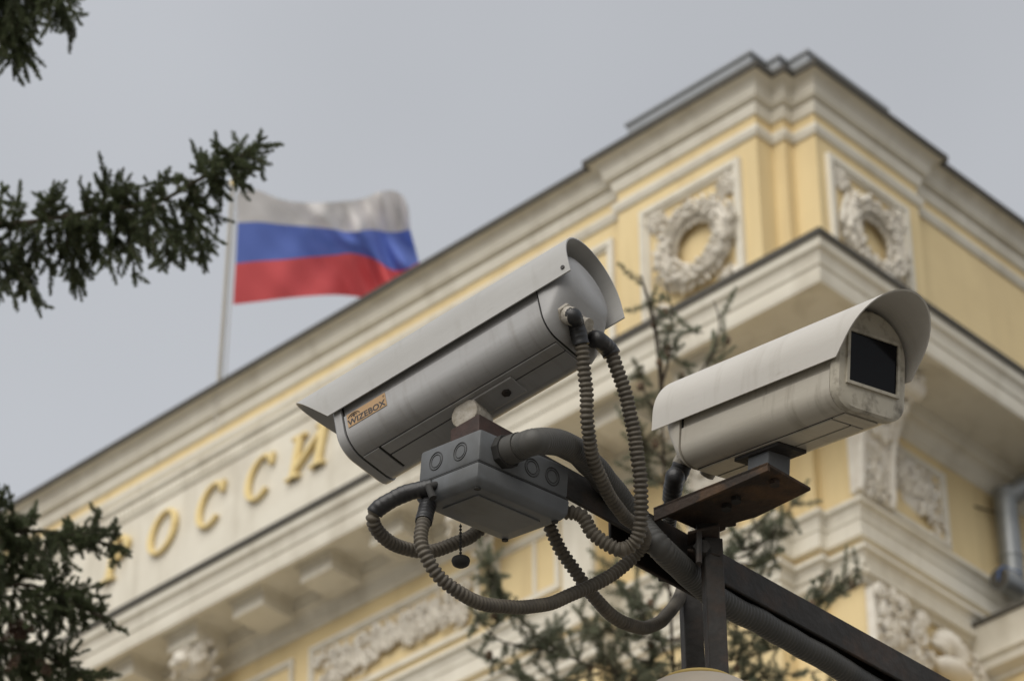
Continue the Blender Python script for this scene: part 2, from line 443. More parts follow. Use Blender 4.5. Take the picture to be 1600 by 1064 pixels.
# the inscription board on the long side
board = bpart(MB().add([bp(a, b, z) for a in (-45, -6.1) for b in (.11, .0) for z in (25.1, 27.70)],
                       [(0, 1, 3, 2), (4, 6, 7, 5), (0, 4, 5, 1), (2, 3, 7, 6), (0, 2, 6, 4), (1, 5, 7, 3)]), 'letter_board', M['stucco'])
bpart(sweep([(-45, 0), (-6.1, 0), (-6.1, .1)], [(-.08, 27.695), (.015, 27.70), (.03, 27.72), (.045, 27.92), (.08, 27.93), (.095, 27.965), (.095, 28.0), (.02, 28.02), (-.08, 28.03)], True), 'board_moulding', M['stucco'], board, smooth=30)
eggs = MB()
for k in range(118):
    a = -17.0 + k * .092
    eggs.lump(bp(a, -.036, 27.82), np.stack([EA * .034, EB * .028, EZ * .075], 1))
tag(bpart(eggs, 'egg_moulding', M['stucco'], board, smooth=60), kind='stuff')

def letter_mesh(kind):
    """serif capitals, drawn in (s,z) with a slant; height 0.66"""
    mb = MB(); SH = .20
    lay = [0]
    def slab(poly):
        lay[0] += 1; e = .002 * lay[0]
        pts = [np.array([p[0] + SH * p[1], p[1]]) for p in poly]
        n = len(pts)
        f = [(p[0], -.085 - e, p[1]) for p in pts]; b = [(p[0], -.02 + e, p[1]) for p in pts]
        mb.add(f + b, [tuple(range(n)), tuple(range(n, 2 * n))[::-1]] + [(i, (i + 1) % n, n + (i + 1) % n, n + i) for i in range(n)])
    def ring(cx, cz, rx, rz, wx, wz, t0, t1, n=28):
        t = np.linspace(t0, t1, n); lay[0] += 1; e = .002 * lay[0]
        vs, fs = [], []
        for k in t:
            for rX, rZ in ((rx, rz), (rx - wx, rz - wz)):
                z = cz + rZ * math.sin(k); x = cx + rX * math.cos(k) + SH * z
                vs += [(x, -.085 - e, z), (x, -.02 + e, z)]
        for i in range(n - 1):
            a, b = 4 * i, 4 * i + 4
            fs += [(a, b, b + 2, a + 2), (a + 1, a + 3, b + 3, b + 1), (a, a + 1, b + 1, b), (a + 2, b + 2, b + 3, a + 3)]
        fs += [(0, 2, 3, 1), (4 * n - 4, 4 * n - 3, 4 * n - 1, 4 * n - 2)]
        mb.add(vs, fs)
    H = .66
    def stem(x, w=.105): slab([(x - w / 2, 0), (x + w / 2, 0), (x + w / 2, H), (x - w / 2, H)])
    def serif(x, z): slab([(x - .14, z), (x + .14, z), (x + .13, z + .05), (x - .13, z + .05)])
    if kind == 'O': ring(0, H / 2, .29, H / 2 + .01, .095, .045, 0, 2 * math.pi, 41)
    if kind == 'C':
        ring(0, H / 2, .28, H / 2 + .01, .095, .045, R(48), R(318), 36)
        slab([(.15, H - .20), (.22, H - .20), (.22, H - .02), (.15, H - .06)])
    if kind == 'P':
        stem(-.12); serif(-.12, 0); slab([(-.26, H - .05), (-.06, H - .05), (-.06, H), (-.25, H)])
        ring(-.06, H - .19, .28, .19, .11, .05, R(-90), R(90), 20)
    if kind == 'I':
        for x in (-.24, .24):
            stem(x, .11); serif(x, 0); serif(x, H - .05)
        slab([(-.19, .10), (-.19, .20), (.19, H - .10), (.19, H - .20)])
    return mb

for kind, a in (('P', -12.42), ('O', -11.47), ('C', -10.47), ('C', -9.48), ('I', -8.52)):
    mb = letter_mesh(kind)
    w = MB().add([bp(a + v[0], v[1], 26.80 + v[2]) for v in mb.v], mb.f)
    bpart(w, 'letter', M['gold'], board, bevel=.008, segs=1)

# the big middle cornice
cornice = bpart(sweep(CORN, [(-1.4, 24.66), (.90, 24.66), (.92, 24.60), (1.00, 24.60), (1.02, 24.66), (1.02, 24.80), (1.045, 24.82), (1.045, 24.88)]
                      + arc(1.05, 24.89, 1.11, 25.0) + [(1.12, 25.02), (1.12, 25.16), (-.05, 25.2), (-.05, 25.0), (-1.4, 25.0)], True), 'cornice', M['stucco'], smooth=30)
bpart(sweep(CORN, [(-.02, 25.205), (1.125, 25.163), (1.13, 25.125), (1.155, 25.125), (1.16, 25.205), (1.13, 25.235), (-.02, 25.30)], True), 'cornice_flashing', M['roof'], cornice)
bpart(sweep(LOWER, [(-.05, 24.27), (.02, 24.27), (.03, 24.31), (.06, 24.33), (.06, 24.38)] + arc(.07, 24.39, .20, 24.52) + [(.21, 24.53), (.21, 24.60), (.25, 24.61), (.25, 24.658), (-.05, 24.658)], True), 'bed_moulding', M['stucco'], smooth=30)
bpart(sweep(LOWER, [(0, 0.0), (0, 24.66)]), 'lower_wall', M['yellow'])

# brackets under the cornice; every fourth on the long side is a carved lion mask
def bracket(place, s0, s1):
    mb = MB()
    def blk(a0, a1, o0, o1, z0, z1):
        p = [place(a, o, z) for a in (a0, a1) for o in (o0, o1) for z in (z0, z1)]
        mb.add(p, [(0, 1, 3, 2), (4, 6, 7, 5), (0, 4, 5, 1), (2, 3, 7, 6), (0, 2, 6, 4), (1, 5, 7, 3)])
    blk(s0 + .03, s1 - .03, .22, .76, 24.415, 24.60)
    blk(s0 + .015, s1 - .015, .20, .79, 24.598, 24.632)
    blk(s0 - .02, s1 + .02, .20, .83, 24.630, 24.664)
    return mb

def lion(place, s0, s1):
    mb = MB(); c = (s0 + s1) / 2; rg = np.random.default_rng(5)
    mb.lump(place(c, .50, 24.30), leaf_axes(place, (1, 0), .24, .28, .26))
    mb.lump(place(c, .74, 24.22), leaf_axes(place, (1, 0), .12, .13, .14))
    for s in (-1, 1):
        mb.lump(place(c + s * .10, .74, 24.34), leaf_axes(place, (.8, s * .3), .07, .04, .05))
        mb.lump(place(c + s * .08, .80, 24.15), leaf_axes(place, (1, 0), .075, .06, .08))
        scroll(mb, place, c + s * .24, 24.38, .11, 1.4, 0, .035, o=.55, flip=s)
    for _ in range(90):
        k = rg.uniform(-.6, math.pi + .6); r = rg.uniform(.2, .32)
        mb.lump(place(c + r * math.cos(k), rg.uniform(.35, .68), 24.26 + r * .95 * math.sin(k)), leaf_axes(place, (math.cos(k + .5), math.sin(k + .5)), .085, .035, .05))
    foliage_patch(mb, place, [(c, 24.0), (c, 23.9), (c - .1, 24.02), (c + .1, 24.02)], 40, .06, .07, 8, o=.3)
    return mb

for i in range(-5, 8):
    s0 = -10.32 + 1.27 * i
    if s0 > -3.9 and s0 < -3.0: continue
    pl = on_left if s0 < -3.4 else (lambda a, o, z: bp(a, -o + .0, z))
    if s0 > .2: break
    if i % 4 == 0:
        br = bpart(bracket(pl, s0, s0 + .63), 'modillion', M['stucco'])
        bpart(lion(pl, s0, s0 + .63), 'lion_mask', M['carved'], br, smooth=50)
    else:
        bpart(bracket(pl, s0, s0 + .63), 'modillion', M['stucco'])

# carved consoles by the corner
def console(place, s0, s1):
    mb = MB(); c = (s0 + s1) / 2
    prof = [(-.01, 22.98), (.10, 22.98), (.13, 23.1), (.15, 23.5), (.20, 23.85), (.32, 24.15), (.50, 24.38), (.66, 24.48), (.70, 24.56), (.66, 24.655), (-.01, 24.655)]
    mb.prism([place(s0 + .06, o, z) for o, z in prof], place(s1 - .06, 0, 0) - place(s0 + .06, 0, 0))
    for s in (s0 + .07, s1 - .07):
        mb.tube([place(s, o + .02, z) for o, z in prof[1:9]], .05, 8)
    mb.cyl(place(s0, .58, 24.44), place(s1, .58, 24.44), .13, n=16)
    mb.cyl(place(s0 - .01, .62, 24.60), place(s1 + .01, .62, 24.60), .07, n=12)
    pts = [(c, 23.3), (c, 23.6), (c, 23.9), (c, 24.1), (c, 23.1)]
    foliage_patch(mb, place, pts, 70, .075, .10, 21, o=.14)
    rg = np.random.default_rng(2)
    for _ in range(60):
        t = rg.uniform(0, 1); o = .2 + .42 * t ** 1.6; z = 23.8 + .66 * t
        k = rg.uniform(0, 6.28)
        mb.lump(place(c + rg.uniform(-.3, .3), o + .03, z), leaf_axes(place, (math.cos(k), math.sin(k)), .08, .045, .05))
    return mb
bpart(console(on_right, .62, 1.34), 'console', M['carved'], smooth=50)
bpart(console(lambda a, o, z: bp(a, .38 - o, z), -2.1, -1.4), 'console', M['carved'], smooth=50)

# panels on the wall below the cornice
bpart(frame_strip(on_right, 1.30, 2.52, 23.02, 24.08, .09, -.01, .05), 'panel_frame', M['stucco'])
mb = MB()
foliage_patch(mb, on_right, [(1.7, 23.85), (1.85, 23.7), (2.0, 23.6), (2.1, 23.45), (2.2, 23.75), (1.95, 23.8), (2.2, 23.3), (1.65, 23.6)], 120, .07, .09, 31)
mb.lump(on_right(1.95, 0, 23.62), leaf_axes(on_right, (1, 0), .40, .34, .04))
for s, z, r, fl in ((1.8, 23.75, .13, 1), (2.15, 23.65, .11, -1), (2.05, 23.35, .10, 1)): scroll(mb, on_right, s, z, r, 1.5, .5, .035, flip=fl)
bpart(mb, 'carved_garland', M['carved'], smooth=50)
bpart(frame_strip(on_left, -8.32, -5.27, 23.06, 24.0, .09, -.01, .05), 'panel_frame', M['stucco'])
mb = MB()
gpts = [(-8.0 + 2.5 * t, 23.36 + .16 * math.sin(t * 3.1) + .04 * math.sin(t * 17)) for t in np.linspace(0, 1, 26)]
mb.tube([on_left(a_, .02, z_) for a_, z_ in gpts], .07, 8)
foliage_patch(mb, on_left, gpts, 330, .075, .085, 41, o=.05)
for k in range(11):
    s = -8.1 + k * .26; scroll(mb, on_left, s, 23.70 + .05 * math.sin(k * 2.1), .10, 1.5, k, .032, flip=(-1) ** k)
foliage_patch(mb, on_left, [(-8.1 + 2.7 * t, 23.76) for t in np.linspace(0, 1, 14)], 90, .05, .06, 44)
bpart(mb, 'carved_garland', M['carved'], smooth=50)
bpart(frame_strip(on_left, -9.60, -8.62, 23.06, 23.98, .08, -.01, .05), 'panel_frame', M['stucco'])
bpart(frame_strip(on_left, -5.03, -3.92, 23.06, 24.0, .09, -.01, .05), 'panel_frame', M['stucco'])
bpart(MB().prism([on_left(-4.37, -.01, 23.16), on_left(-4.32, -.01, 23.16), on_left(-4.32, .03, 23.16), on_left(-4.37, .03, 23.16)], (0, 0, .74)), 'panel_bar', M['stucco'])
bpart(MB().prism([on_left(-3.84, -.01, 22.9), on_left(-3.36, -.01, 22.9), on_left(-3.36, .07, 22.9), on_left(-3.84, .07, 22.9)], (0, 0, 1.36)), 'pilaster', M['stucco'])

# string courses under that storey
bpart(sweep(LOWER, [(-.05, 22.40), (.09, 22.40), (.09, 22.60), (.11, 22.62), (.11, 22.68)] + arc(.12, 22.69, .18, 22.78) + [(.19, 22.79), (.19, 22.83), (.15, 22.87), (-.05, 22.90)], True), 'string_course', M['stucco'], smooth=30)
low = bpart(sweep(LOWER, [(-.05, 21.80), (.05, 21.80), (.06, 21.84), (.11, 21.87), (.11, 21.96), (.14, 21.98), (.14, 22.04)] + arc(.15, 22.05, .21, 22.12) + [(.22, 22.13), (.22, 22.18), (.18, 22.21), (-.05, 22.24)], True), 'lower_cornice', M['stucco'], smooth=30)
den = MB()
for k in range(46):
    b = .72 + k * .085
    den.box(bp(.125, b, 21.915), (.045, .05, .08), np.stack([EA, EB, EZ], 1))
for k in range(24):
    a = -.5 - .01 + k * .085
    if a < .1: den.box(bp(a, .64, 21.915), (.05, .045, .08), np.stack([EA, EB, EZ], 1))
tag(bpart(den, 'dentils', M['stucco'], low), kind='stuff')

# carved cartouche with a shell, low on the right
mb = MB()
for k in range(9):
    an = R(20 + k * 17.5)
    mb.tube([on_right(2.2 + r * math.cos(an), .08 + .10 * math.sin(min(1, r / .34) * 2.6), 21.33 + r * math.sin(an)) for r in np.linspace(.08, .40, 7)], [.03, .04, .048, .052, .054, .045, .02], 8)
mb.lump(on_right(2.2, .14, 21.20), leaf_axes(on_right, (1, 0), .34, .14, .16))
mb.tube([on_right(2.2 + .42 * math.cos(k), .14, 21.28 + .16 * math.sin(k)) for k in np.linspace(R(180), R(360), 14)], .035, 8)
for s, z, r, fl in ((1.66, 21.45, .16, 1), (2.72, 21.42, .15, -1), (1.5, 21.15, .13, -1), (2.9, 21.2, .13, 1), (1.75, 21.7, .09, 1)): scroll(mb, on_right, s, z, r, 1.6, 1, .045, o=.08, flip=fl)
foliage_patch(mb, on_right, [(1.25, 21.5), (1.35, 21.3), (1.3, 21.1), (1.5, 21.55), (2.8, 21.5), (2.95, 21.4), (1.7, 21.2), (2.6, 21.1)], 130, .075, .10, 51, o=.05)
bpart(mb, 'carved_cartouche', M['carved'], smooth=50)
mb = MB()
mb.prism([on_right(.80, -.01, 20.4), on_right(1.32, -.01, 20.4), on_right(1.32, .12, 20.4), on_right(.80, .12, 20.4)], (0, 0, 1.35))
foliage_patch(mb, on_right, [(1.06, 21.6), (.95, 21.45), (1.2, 21.45), (1.0, 21.2), (1.15, 21.2)], 60, .08, .08, 61, o=.14)
scroll(mb, on_right, .86, 21.66, .10, 1.6, 0, .04, o=.16); scroll(mb, on_right, 1.27, 21.66, .10, 1.6, math.pi, .04, o=.16, flip=-1)
bpart(mb, 'carved_capital', M['carved'], smooth=50)

# the lower wing that meets the right side
WING = [(0, 3.06), (7, 3.06), (7, 14)]
wing = bpart(sweep(WING, [(0, 0), (0, 21.5)]), 'wing_wall', M['yellow'])
bpart(sweep(WING, [(-.05, 21.40), (.04, 21.40), (.05, 21.45), (.20, 21.50), (.22, 21.60), (.27, 21.62), (.27, 21.66), (.30, 21.80), (.36, 21.92), (.38, 21.98), (-.05, 22.02)], True), 'wing_cornice', M['stucco'], wing, smooth=30)
bpart(MB().add([bp(-.1, 2.64, 22.03), bp(7.4, 2.64, 22.03), bp(7.4, 14, 22.9), bp(-.1, 14, 22.9), bp(-.1, 2.64, 21.985), bp(7.4, 2.64, 21.985), bp(7.4, 14, 22.8), bp(-.1, 14, 22.8)],
              [(0, 1, 2, 3), (4, 5, 6, 7), (0, 1, 5, 4), (1, 2, 6, 5), (2, 3, 7, 6), (3, 0, 4, 7)]), 'wing_roof', M['roof'], wing)

# drainpipe
pipe = bpart(MB().tube([on_right(4.6, 1.02, 25.0), on_right(3.95, .58, 24.56), on_right(3.52, .2, 24.14)], .14, 20), 'drainpipe', M['zinc'], smooth=60)
bpart(MB().tube([on_right(3.52, .2, 24.24), on_right(3.52, .2, 24.12), on_right(3.52, .2, 22.96)], [.150, .147, .14], 20), 'pipe_section', M['zinc'], pipe, smooth=60)
bpart(MB().tube([on_right(3.52, .2, 23.27), on_right(3.52, .2, 23.33)], .153, 20), 'pipe_collar', M['zinc'], pipe, smooth=60)
bpart(MB().tube(smooth_curve([on_right(3.52, .2, 23.0), on_right(3.50, .23, 22.86), on_right(3.40, .31, 22.76), on_right(3.20, .37, 22.71), on_right(2.95, .38, 22.67)], .05)[0], .14, 20), 'pipe_elbow', M['zinc'], pipe, smooth=60)
mo = on_right(2.95, .38, 22.67); md = on_right(2.95, .38, 22.67) - on_right(3.20, .37, 22.71); md = md / np.linalg.norm(md)
bpart(MB().tube([mo + md * .002, mo + md * .004], .130, 20), 'pipe_mouth_shade', M['roof'], pipe)  # dark disc painting the shade inside the open pipe end
bpart(MB().tube(smooth_curve([on_right(3.44, .36, 22.93), on_right(3.3, .45, 22.88), on_right(3.1, .47, 22.83), on_right(2.94, .46, 22.80), on_right(2.90, .42, 22.72), on_right(2.90, .40, 22.62)], .04)[0], .011, 8), 'blue_cable', M['blue'], pipe, smooth=60)
bpart(MB().tube([on_right(3.45, .1, 23.95), on_right(3.1, -.02, 23.95)], .012, 6), 'pipe_bracket', M['rust'], pipe)

tag(building, 'yellow and cream stucco building with ornate cornices and gold lettering', 'building')

# ------------------------------------------------------------------ flagpole and flag
FD = 48.0
pb, pt_ = at(343, 590, FD), at(363.5, 292, FD)
dirp = (pt_ - pb) / np.linalg.norm(pt_ - pb)
fpole = empty('flagpole', pb - dirp * 1.2)
inv = Matrix.Translation(-Vector(fpole.location))
o = MB().tube([pb - dirp * 1.2, pt_], [.034, .028], 14).build('pole_shaft', M['pole'], fpole, smooth=60); o.matrix_parent_inverse = inv
o = MB().lump(pt_ + dirp * .05, np.eye(3) * .05).build('finial', M['gold'], fpole, smooth=60); o.matrix_parent_inverse = inv
o = MB().tube([pb - dirp * 1.0 + np.array([.09, 0, 0]), pt_ - dirp * .1 + np.array([.07, 0, 0])], .009, 6).build('halyard', M['pole'], fpole); o.matrix_parent_inverse = inv
tag(fpole, 'thin pale flagpole standing on the roof of the building', 'flagpole')

edges = [  # top edge, white/blue, blue/red, bottom edge, hoist to fly
    [(372, 297), (400, 297), (440, 312), (480, 317), (520, 316), (565, 311), (590, 301), (612, 298), (630, 307), (638, 326)],
    [(371, 348), (405, 347), (440, 351), (480, 354), (520, 358), (545, 363), (580, 359), (606, 363), (625, 362), (641, 359)],
    [(368, 412), (405, 408), (440, 406), (480, 402), (520, 399), (550, 396), (585, 405), (606, 419), (628, 423), (655, 410)],
    [(364, 476), (400, 472), (440, 467), (480, 463), (520, 461), (552, 463), (590, 470), (615, 480), (640, 486), (662, 478)]]
NS, NT = 60, 12
def resample(poly, n):
    c, _ = smooth_curve([(p[0], p[1], 0) for p in poly], .5)
    k = np.linspace(0, len(c) - 1, n).astype(int)
    return c[k][:, :2]
E4 = [resample(e, NS) for e in edges]
flag = empty('flag', at(368, 476, FD))
finv = Matrix.Translation(-Vector(flag.location))
for i, (nm, m) in enumerate((('white_stripe', 'fwhite'), ('blue_stripe', 'fblue'), ('red_stripe', 'fred'))):
    vs, fs = [], []
    for k in range(NS):
        s = k / (NS - 1)
        for t in range(NT):
            tt = t / (NT - 1)
            q = E4[i][k] * (1 - tt) + E4[i + 1][k] * tt
            v = (i + tt) / 3
            dep = .27 * s * math.sin(9.5 * s - 5.0 * v + .6) + .11 * s * math.sin(21 * s + 7 * v) + .07 * math.sin(31 * s - 18 * v) * s + .5 * s
            if s > .5: dep += .62 * (s - .5) * math.sin(38 * s - 9 * v) * (1.4 - v)
            vs.append(at(q[0], q[1], FD + dep))
    for k in range(NS - 1):
        for t in range(NT - 1):
            fs.append((k * NT + t, k * NT + t + 1, (k + 1) * NT + t + 1, (k + 1) * NT + t))
    o = MB().add(vs, fs).build(nm, M[m], flag, smooth=80); o.matrix_parent_inverse = finv
tag(flag, 'white, blue and red striped flag flying from the pole above the roof', 'flag')

# ------------------------------------------------------------------ security cameras
BOT = -.058
def body_profile(grow=0.0, n=7, bot=BOT, side=.054, rc=.027, dome=.022, step=False):
    """closed outline (y,z), counter-clockwise from the bottom left"""
    w = side + grow; b = bot - grow; r = rc
    pts = []
    for k in np.linspace(math.pi * 1.5, math.pi * 2, n): pts.append((w - r + r * math.cos(k), b + r + r * math.sin(k)))
    if step:
        pts += [(w, -.0095), (w - .0032, -.0090)]; w2 = w - .0032
    else: w2 = w
    for k in np.linspace(0, math.pi, 15): pts.append((w2 * math.cos(k), dome + w2 * math.sin(k)))
    if step: pts += [(-w2, -.0090), (-w, -.0095)]
    for k in np.linspace(math.pi, math.pi * 1.5, n): pts.append((-w + r + r * math.cos(k), b + r + r * math.sin(k)))
    return pts

def loft(sections):
    """sections: list of (x, [(y,z)...]) closed outlines with equal counts"""
    mb = MB(); n = len(sections[0][1]); vs = []
    for x, pr in sections: vs += [(x, y, z) for y, z in pr]
    fs = []
    for i in range(len(sections) - 1):
        for k in range(n): fs.append((i * n + k, i * n + (k + 1) % n, (i + 1) * n + (k + 1) % n, (i + 1) * n + k))
    fs.append(tuple(range(n))); fs.append(tuple(range((len(sections) - 1) * n, len(sections) * n))[::-1])
    return mb.add(vs, fs)

def set_frame(o, th, ph, ro, loc_pt, px, d):
    th, ph, ro = R(th), R(ph), R(ro)
    X = np.array([math.cos(th) * math.cos(ph), math.sin(th) * math.cos(ph), math.sin(ph)])
    Y = np.array([-math.sin(th), math.cos(th), 0]); Z = np.cross(X, Y)
    Rm = np.stack([X, Y, Z], 1) @ np.array([[1, 0, 0], [0, math.cos(ro), -math.sin(ro)], [0, math.sin(ro), math.cos(ro)]])
    org = at(*px, d) - Rm @ np.array(loc_pt)
    o.matrix_world = Matrix([list(Rm[i]) + [org[i]] for i in range(3)] + [[0, 0, 0, 1]])
    return Rm, org

def make_camera(visor_m, body_m, bezel_m, sticker, rivets):
    root = empty('security_camera')
    # sun visor: bent sheet, front edge raked forward towards the top
    VR, VS = .061, .0235
    prof = [(VR, 0.0), (VR, .012)] + [(VR * math.cos(k), VS + VR * math.sin(k)) for k in np.linspace(0, math.pi, 25)] + [(-VR, .012), (-VR, 0.0)]
    inn = [(y * (VR - .0018) / VR, z if z <= VS else VS + (z - VS) * (VR - .0018) / VR) for y, z in prof]
    vs = []; n = len(prof)
    for pr in (prof, inn):
        for y, z in pr: vs.append((-.187, y, z))
        for y, z in pr: vs.append((.187 + .068 * max(0, z) / .0845, y, z))
    fs = []
    for k in range(n - 1):
        fs += [(k, k + 1, n + k + 1, n + k), (2 * n + k, 3 * n + k, 3 * n + k + 1, 2 * n + k + 1), (k, 2 * n + k, 2 * n + k + 1, k + 1), (n + k, n + k + 1, 3 * n + k + 1, 3 * n + k)]
    fs += [(0, n, 3 * n, 2 * n), (n - 1, 3 * n - 1, 4 * n - 1, 2 * n - 1)]
    visor = MB().add(vs, fs).build('visor', visor_m, root, smooth=40)
    for x in rivets:
        for s in (-1, 1):
            MB().cyl((x, s * .0605, .010), (x, s * .0625, .010), .0028, n=10).build('rivet', M['ink'], visor)
    # extruded body
    body = loft([(-.131, body_profile(step=True)), (.168, body_profile(step=True))]).build('housing', body_m, root, smooth=35)
    loft([(-.134, body_profile(-.002)), (-.131, body_profile(-.002))]).build('seal', M['seal'], body)
    loft([(.168, body_profile(-.0025)), (.1705, body_profile(-.0025))]).build('seal', M['seal'], body)
    # access strips along the underside over a dark strip that paints the shade in their gaps
    MB().box((0.018, 0, BOT - .0003), (.294, .0525, .0010)).build('gap_shade_strip', M['seal'], body)
    for (x0, x1, y0, y1) in ((-.129, .139, .0065, .0255), (-.129, .139, -.0255, .0040), (.1425, .167, -.0262, .0262)):
        MB().box(((x0 + x1) / 2, (y0 + y1) / 2, BOT - .0014), (x1 - x0, y1 - y0, .0022)).build('access_strip', body_m, body, bevel=.0005, segs=1)
    # front bezel and window
    P1, P2 = body_profile(.0012), body_profile(-.002)
    bez = loft([(.1705, P1), (.181, P1), (.184, P2)]).build('bezel', bezel_m, root, smooth=35)
    WZ = .0085
    fr = MB()
    for (y0, y1, z0, z1) in ((-.042, .042, WZ + .0325, WZ + .0365), (-.042, .042, WZ - .0365, WZ - .0325), (-.042, -.038, WZ - .0325, WZ + .0325), (.038, .042, WZ - .0325, WZ + .0325)):
        fr.box((.1855, (y0 + y1) / 2, (z0 + z1) / 2), (.004, y1 - y0, z1 - z0))
    fr.build('window_frame', bezel_m, bez)
    MB().box((.1842, 0, WZ), (.0012, .0762, .0652)).build('window', M['glass'], bez)
    # rear cap, its lower side sloping up towards the back
    def cap(x, lift, shrink):
        w = .054 + .0012 - shrink
        d = .022 - shrink * .6; return (x, body_profile(0, bot=BOT + lift, side=w, rc=min(.024, d - BOT - lift - .004), dome=d))
    capo = loft([cap(-.134, 0, 0), cap(-.142, .006, 0), cap(-.160, .032, .002), cap(-.172, .046, .008), cap(-.177, .054, .016)]).build('rear_cap', body_m, root, smooth=80)
    if sticker:
        st = MB().box((.1335, .0545, -.0205), (.060, .0008, .0205)).build('label_plate', M['sticker'], root)
        cu = bpy.data.curves.new('lettering', 'FONT'); cu.body = 'WIZEBOX'; cu.size = .0125; cu.offset = .00038; cu.align_x = 'CENTER'; cu.space_character = 1.02
        to = bpy.data.objects.new('lettering_src', cu); scene.collection.objects.link(to)
        dg = bpy.context.evaluated_depsgraph_get()
        me = bpy.data.meshes.new_from_object(to.evaluated_get(dg))
        bpy.data.objects.remove(to)
        me.materials.clear(); me.materials.append(M['ink'])
        lt = bpy.data.objects.new('lettering', me); scene.collection.objects.link(lt); lt.parent = st
        # reads from the left side of the housing: text +x runs towards the rear
        lt.matrix_local = Matrix(((-1, 0, 0, .134), (0, 0, 1, .0551), (0, 1, 0, -.0288), (0, 0, 0, 1)))
        for r, t0, t1 in ((.0105, 20, 160), (.0065, 35, 145)):
            lg = MB(); lg.tube([(.1525 - r * .9 * math.cos(R(k)), .0551, -.0192 + r * .62 * math.sin(R(k))) for k in np.linspace(t0, t1, 14)], .0006, 6)
            lg.build('emblem_arc', M['ink'], st)
        MB().lump((.1525, .0551, -.0174), np.diag([.0014, .0004, .0014])).build('emblem_dot', M['ink'], st)
        lg = MB()
        lg.tube([(.106 + .0011 * math.cos(k), .0551, -.0146 + .0011 * math.sin(k)) for k in np.linspace(0, 2 * math.pi, 12, endpoint=False)], .00025, 4, closed=True)
        lg.build('registered_mark', M['ink'], st)
    return root

cam1 = make_camera(M['visorgrey'], M['camgrey'], M['camgrey'], True, (-.178,))
R1, O1 = set_frame(cam1, 145.6, -11, 0, (0, .061, 0), (698.5, 537.5), 4.2)
tag(cam1, 'grey security camera with tan lettered sticker, mounted above the junction box', 'camera', 'security cameras on the steel bracket')
def c1(x, y, z): return O1 + R1 @ np.array([x, y, z])
cam2 = make_camera(M['visorcream'], M['camcream'], M['dirtycream'], False, ())
R2, O2 = set_frame(cam2, -54, -14, 5, (0, -.061, 0), (1157, 617), 4.3)
tag(cam2, 'cream security camera whose dark square window faces the viewer', 'camera', 'security cameras on the steel bracket')
def c2(x, y, z): return O2 + R2 @ np.array([x, y, z])

# glands on the rear caps, drawn in each camera's own frame
def gland(root, x, y, z, r, d=(-.7, 0, -.7)):
    d = np.array(d, float); d /= np.linalg.norm(d); p = np.array([x, y, z])
    MB().tube([p - d * .006, p + d * .004], r * 1.25, 6).build('gland_nut', M['joint'], root, bevel=.0006, segs=1)
    MB().tube([p + d * .003, p + d * .016], r, 16).build('gland', M['joint'], root, smooth=40)
gland(cam1, -.152, .032, -.032, .0115); gland(cam1, -.156, .004, -.030, .0085); gland(cam1, -.152, -.022, -.036, .0105)
gland(cam2, -.150, -.030, -.034, .0115); gland(cam2, -.146, .010, -.040, .010)

# swivel under the grey camera
def local_box(root, c, s, nm, m, **k): return MB().box(c, s).build(nm, m, root, **k)
local_box(cam1, (-.012, 0, BOT - .0042), (.085, .036, .0035), 'mount_plate', M['camgrey'], bevel=.001)
MB().cyl((-.035, 0, BOT - .009), (-.035, 0, BOT - .005), .006, n=6).build('bolt', M['steel'], cam1)
sw = MB().cyl((.018, .020, BOT - .019), (.018, -.016, BOT - .019), .0195, n=24).build('swivel', M['joint'], cam1, bevel=.002, smooth=40)
local_box(cam1, (.016, .004, BOT - .010), (.030, .030, .012), 'swivel_cheek', M['joint'], bevel=.003)
# block under the cream camera
local_box(cam2, (-.012, 0, BOT - .0050), (.090, .046, .005), 'mount_plate', M['steel'], bevel=.001)
local_box(cam2, (-.014, 0, BOT - .026), (.042, .036, .040), 'mount_block', M['box'], bevel=.0015)

# ------------------------------------------------------------------ the steel bracket frame
ZT = 3.944                                             # top of the long beam
bA, bB = at_z(750, 653, ZT), at_z(1490, 1064, ZT)
bq = (bB - bA) / np.linalg.norm(bB - bA); bn = np.array([bq[1], -bq[0], 0])      # bn points to the viewer
if bn[1] > 0: bn = -bn
bE = bA + bq * 2.4
frame = empty('mounting_frame', (0, 0, 0))
def lbar(a, b, side, h, w, t=.005):
    """an angle iron: upright leg towards `side`, flat leg along the top"""
    a, b = np.array(a), np.array(b); v = b - a
    sec = [(0, 0), (0, -h), (-t, -h), (-t, -t), (-w, -t), (-w, 0)]
    return MB().prism([a + side * o + EZ * z for o, z in sec], v)
beam = lbar(bA, bE, bn, .046, .046).build('beam', M['steel'], frame, bevel=.0012, segs=1)
lbar(bA + bq * .28 - EZ * .0 - bn * .052, bE - bn * .052, -bn, .046, .03).build('beam', M['steel'], frame, bevel=.0012, segs=1)
# painted end piece carrying the grey camera
mnt = c1(.018, .002, BOT - .038)
capc = bA + bq * .03 - bn * .022
MB().prism([bA + bn * .002 + EZ * z + bq * s for s, z in ((-.004, .004), (.062, .004), (.062, -.050), (-.004, -.050))], -bn * .05).build('end_piece', M['redbrown'], frame, bevel=.0015)
mid = (mnt + capc) / 2
MB().tube([c1(.018, .002, BOT - .022), np.array([mnt[0], mnt[1], ZT - .01])], .009, 12).build('pivot_post', M['steel'], frame, smooth=40)
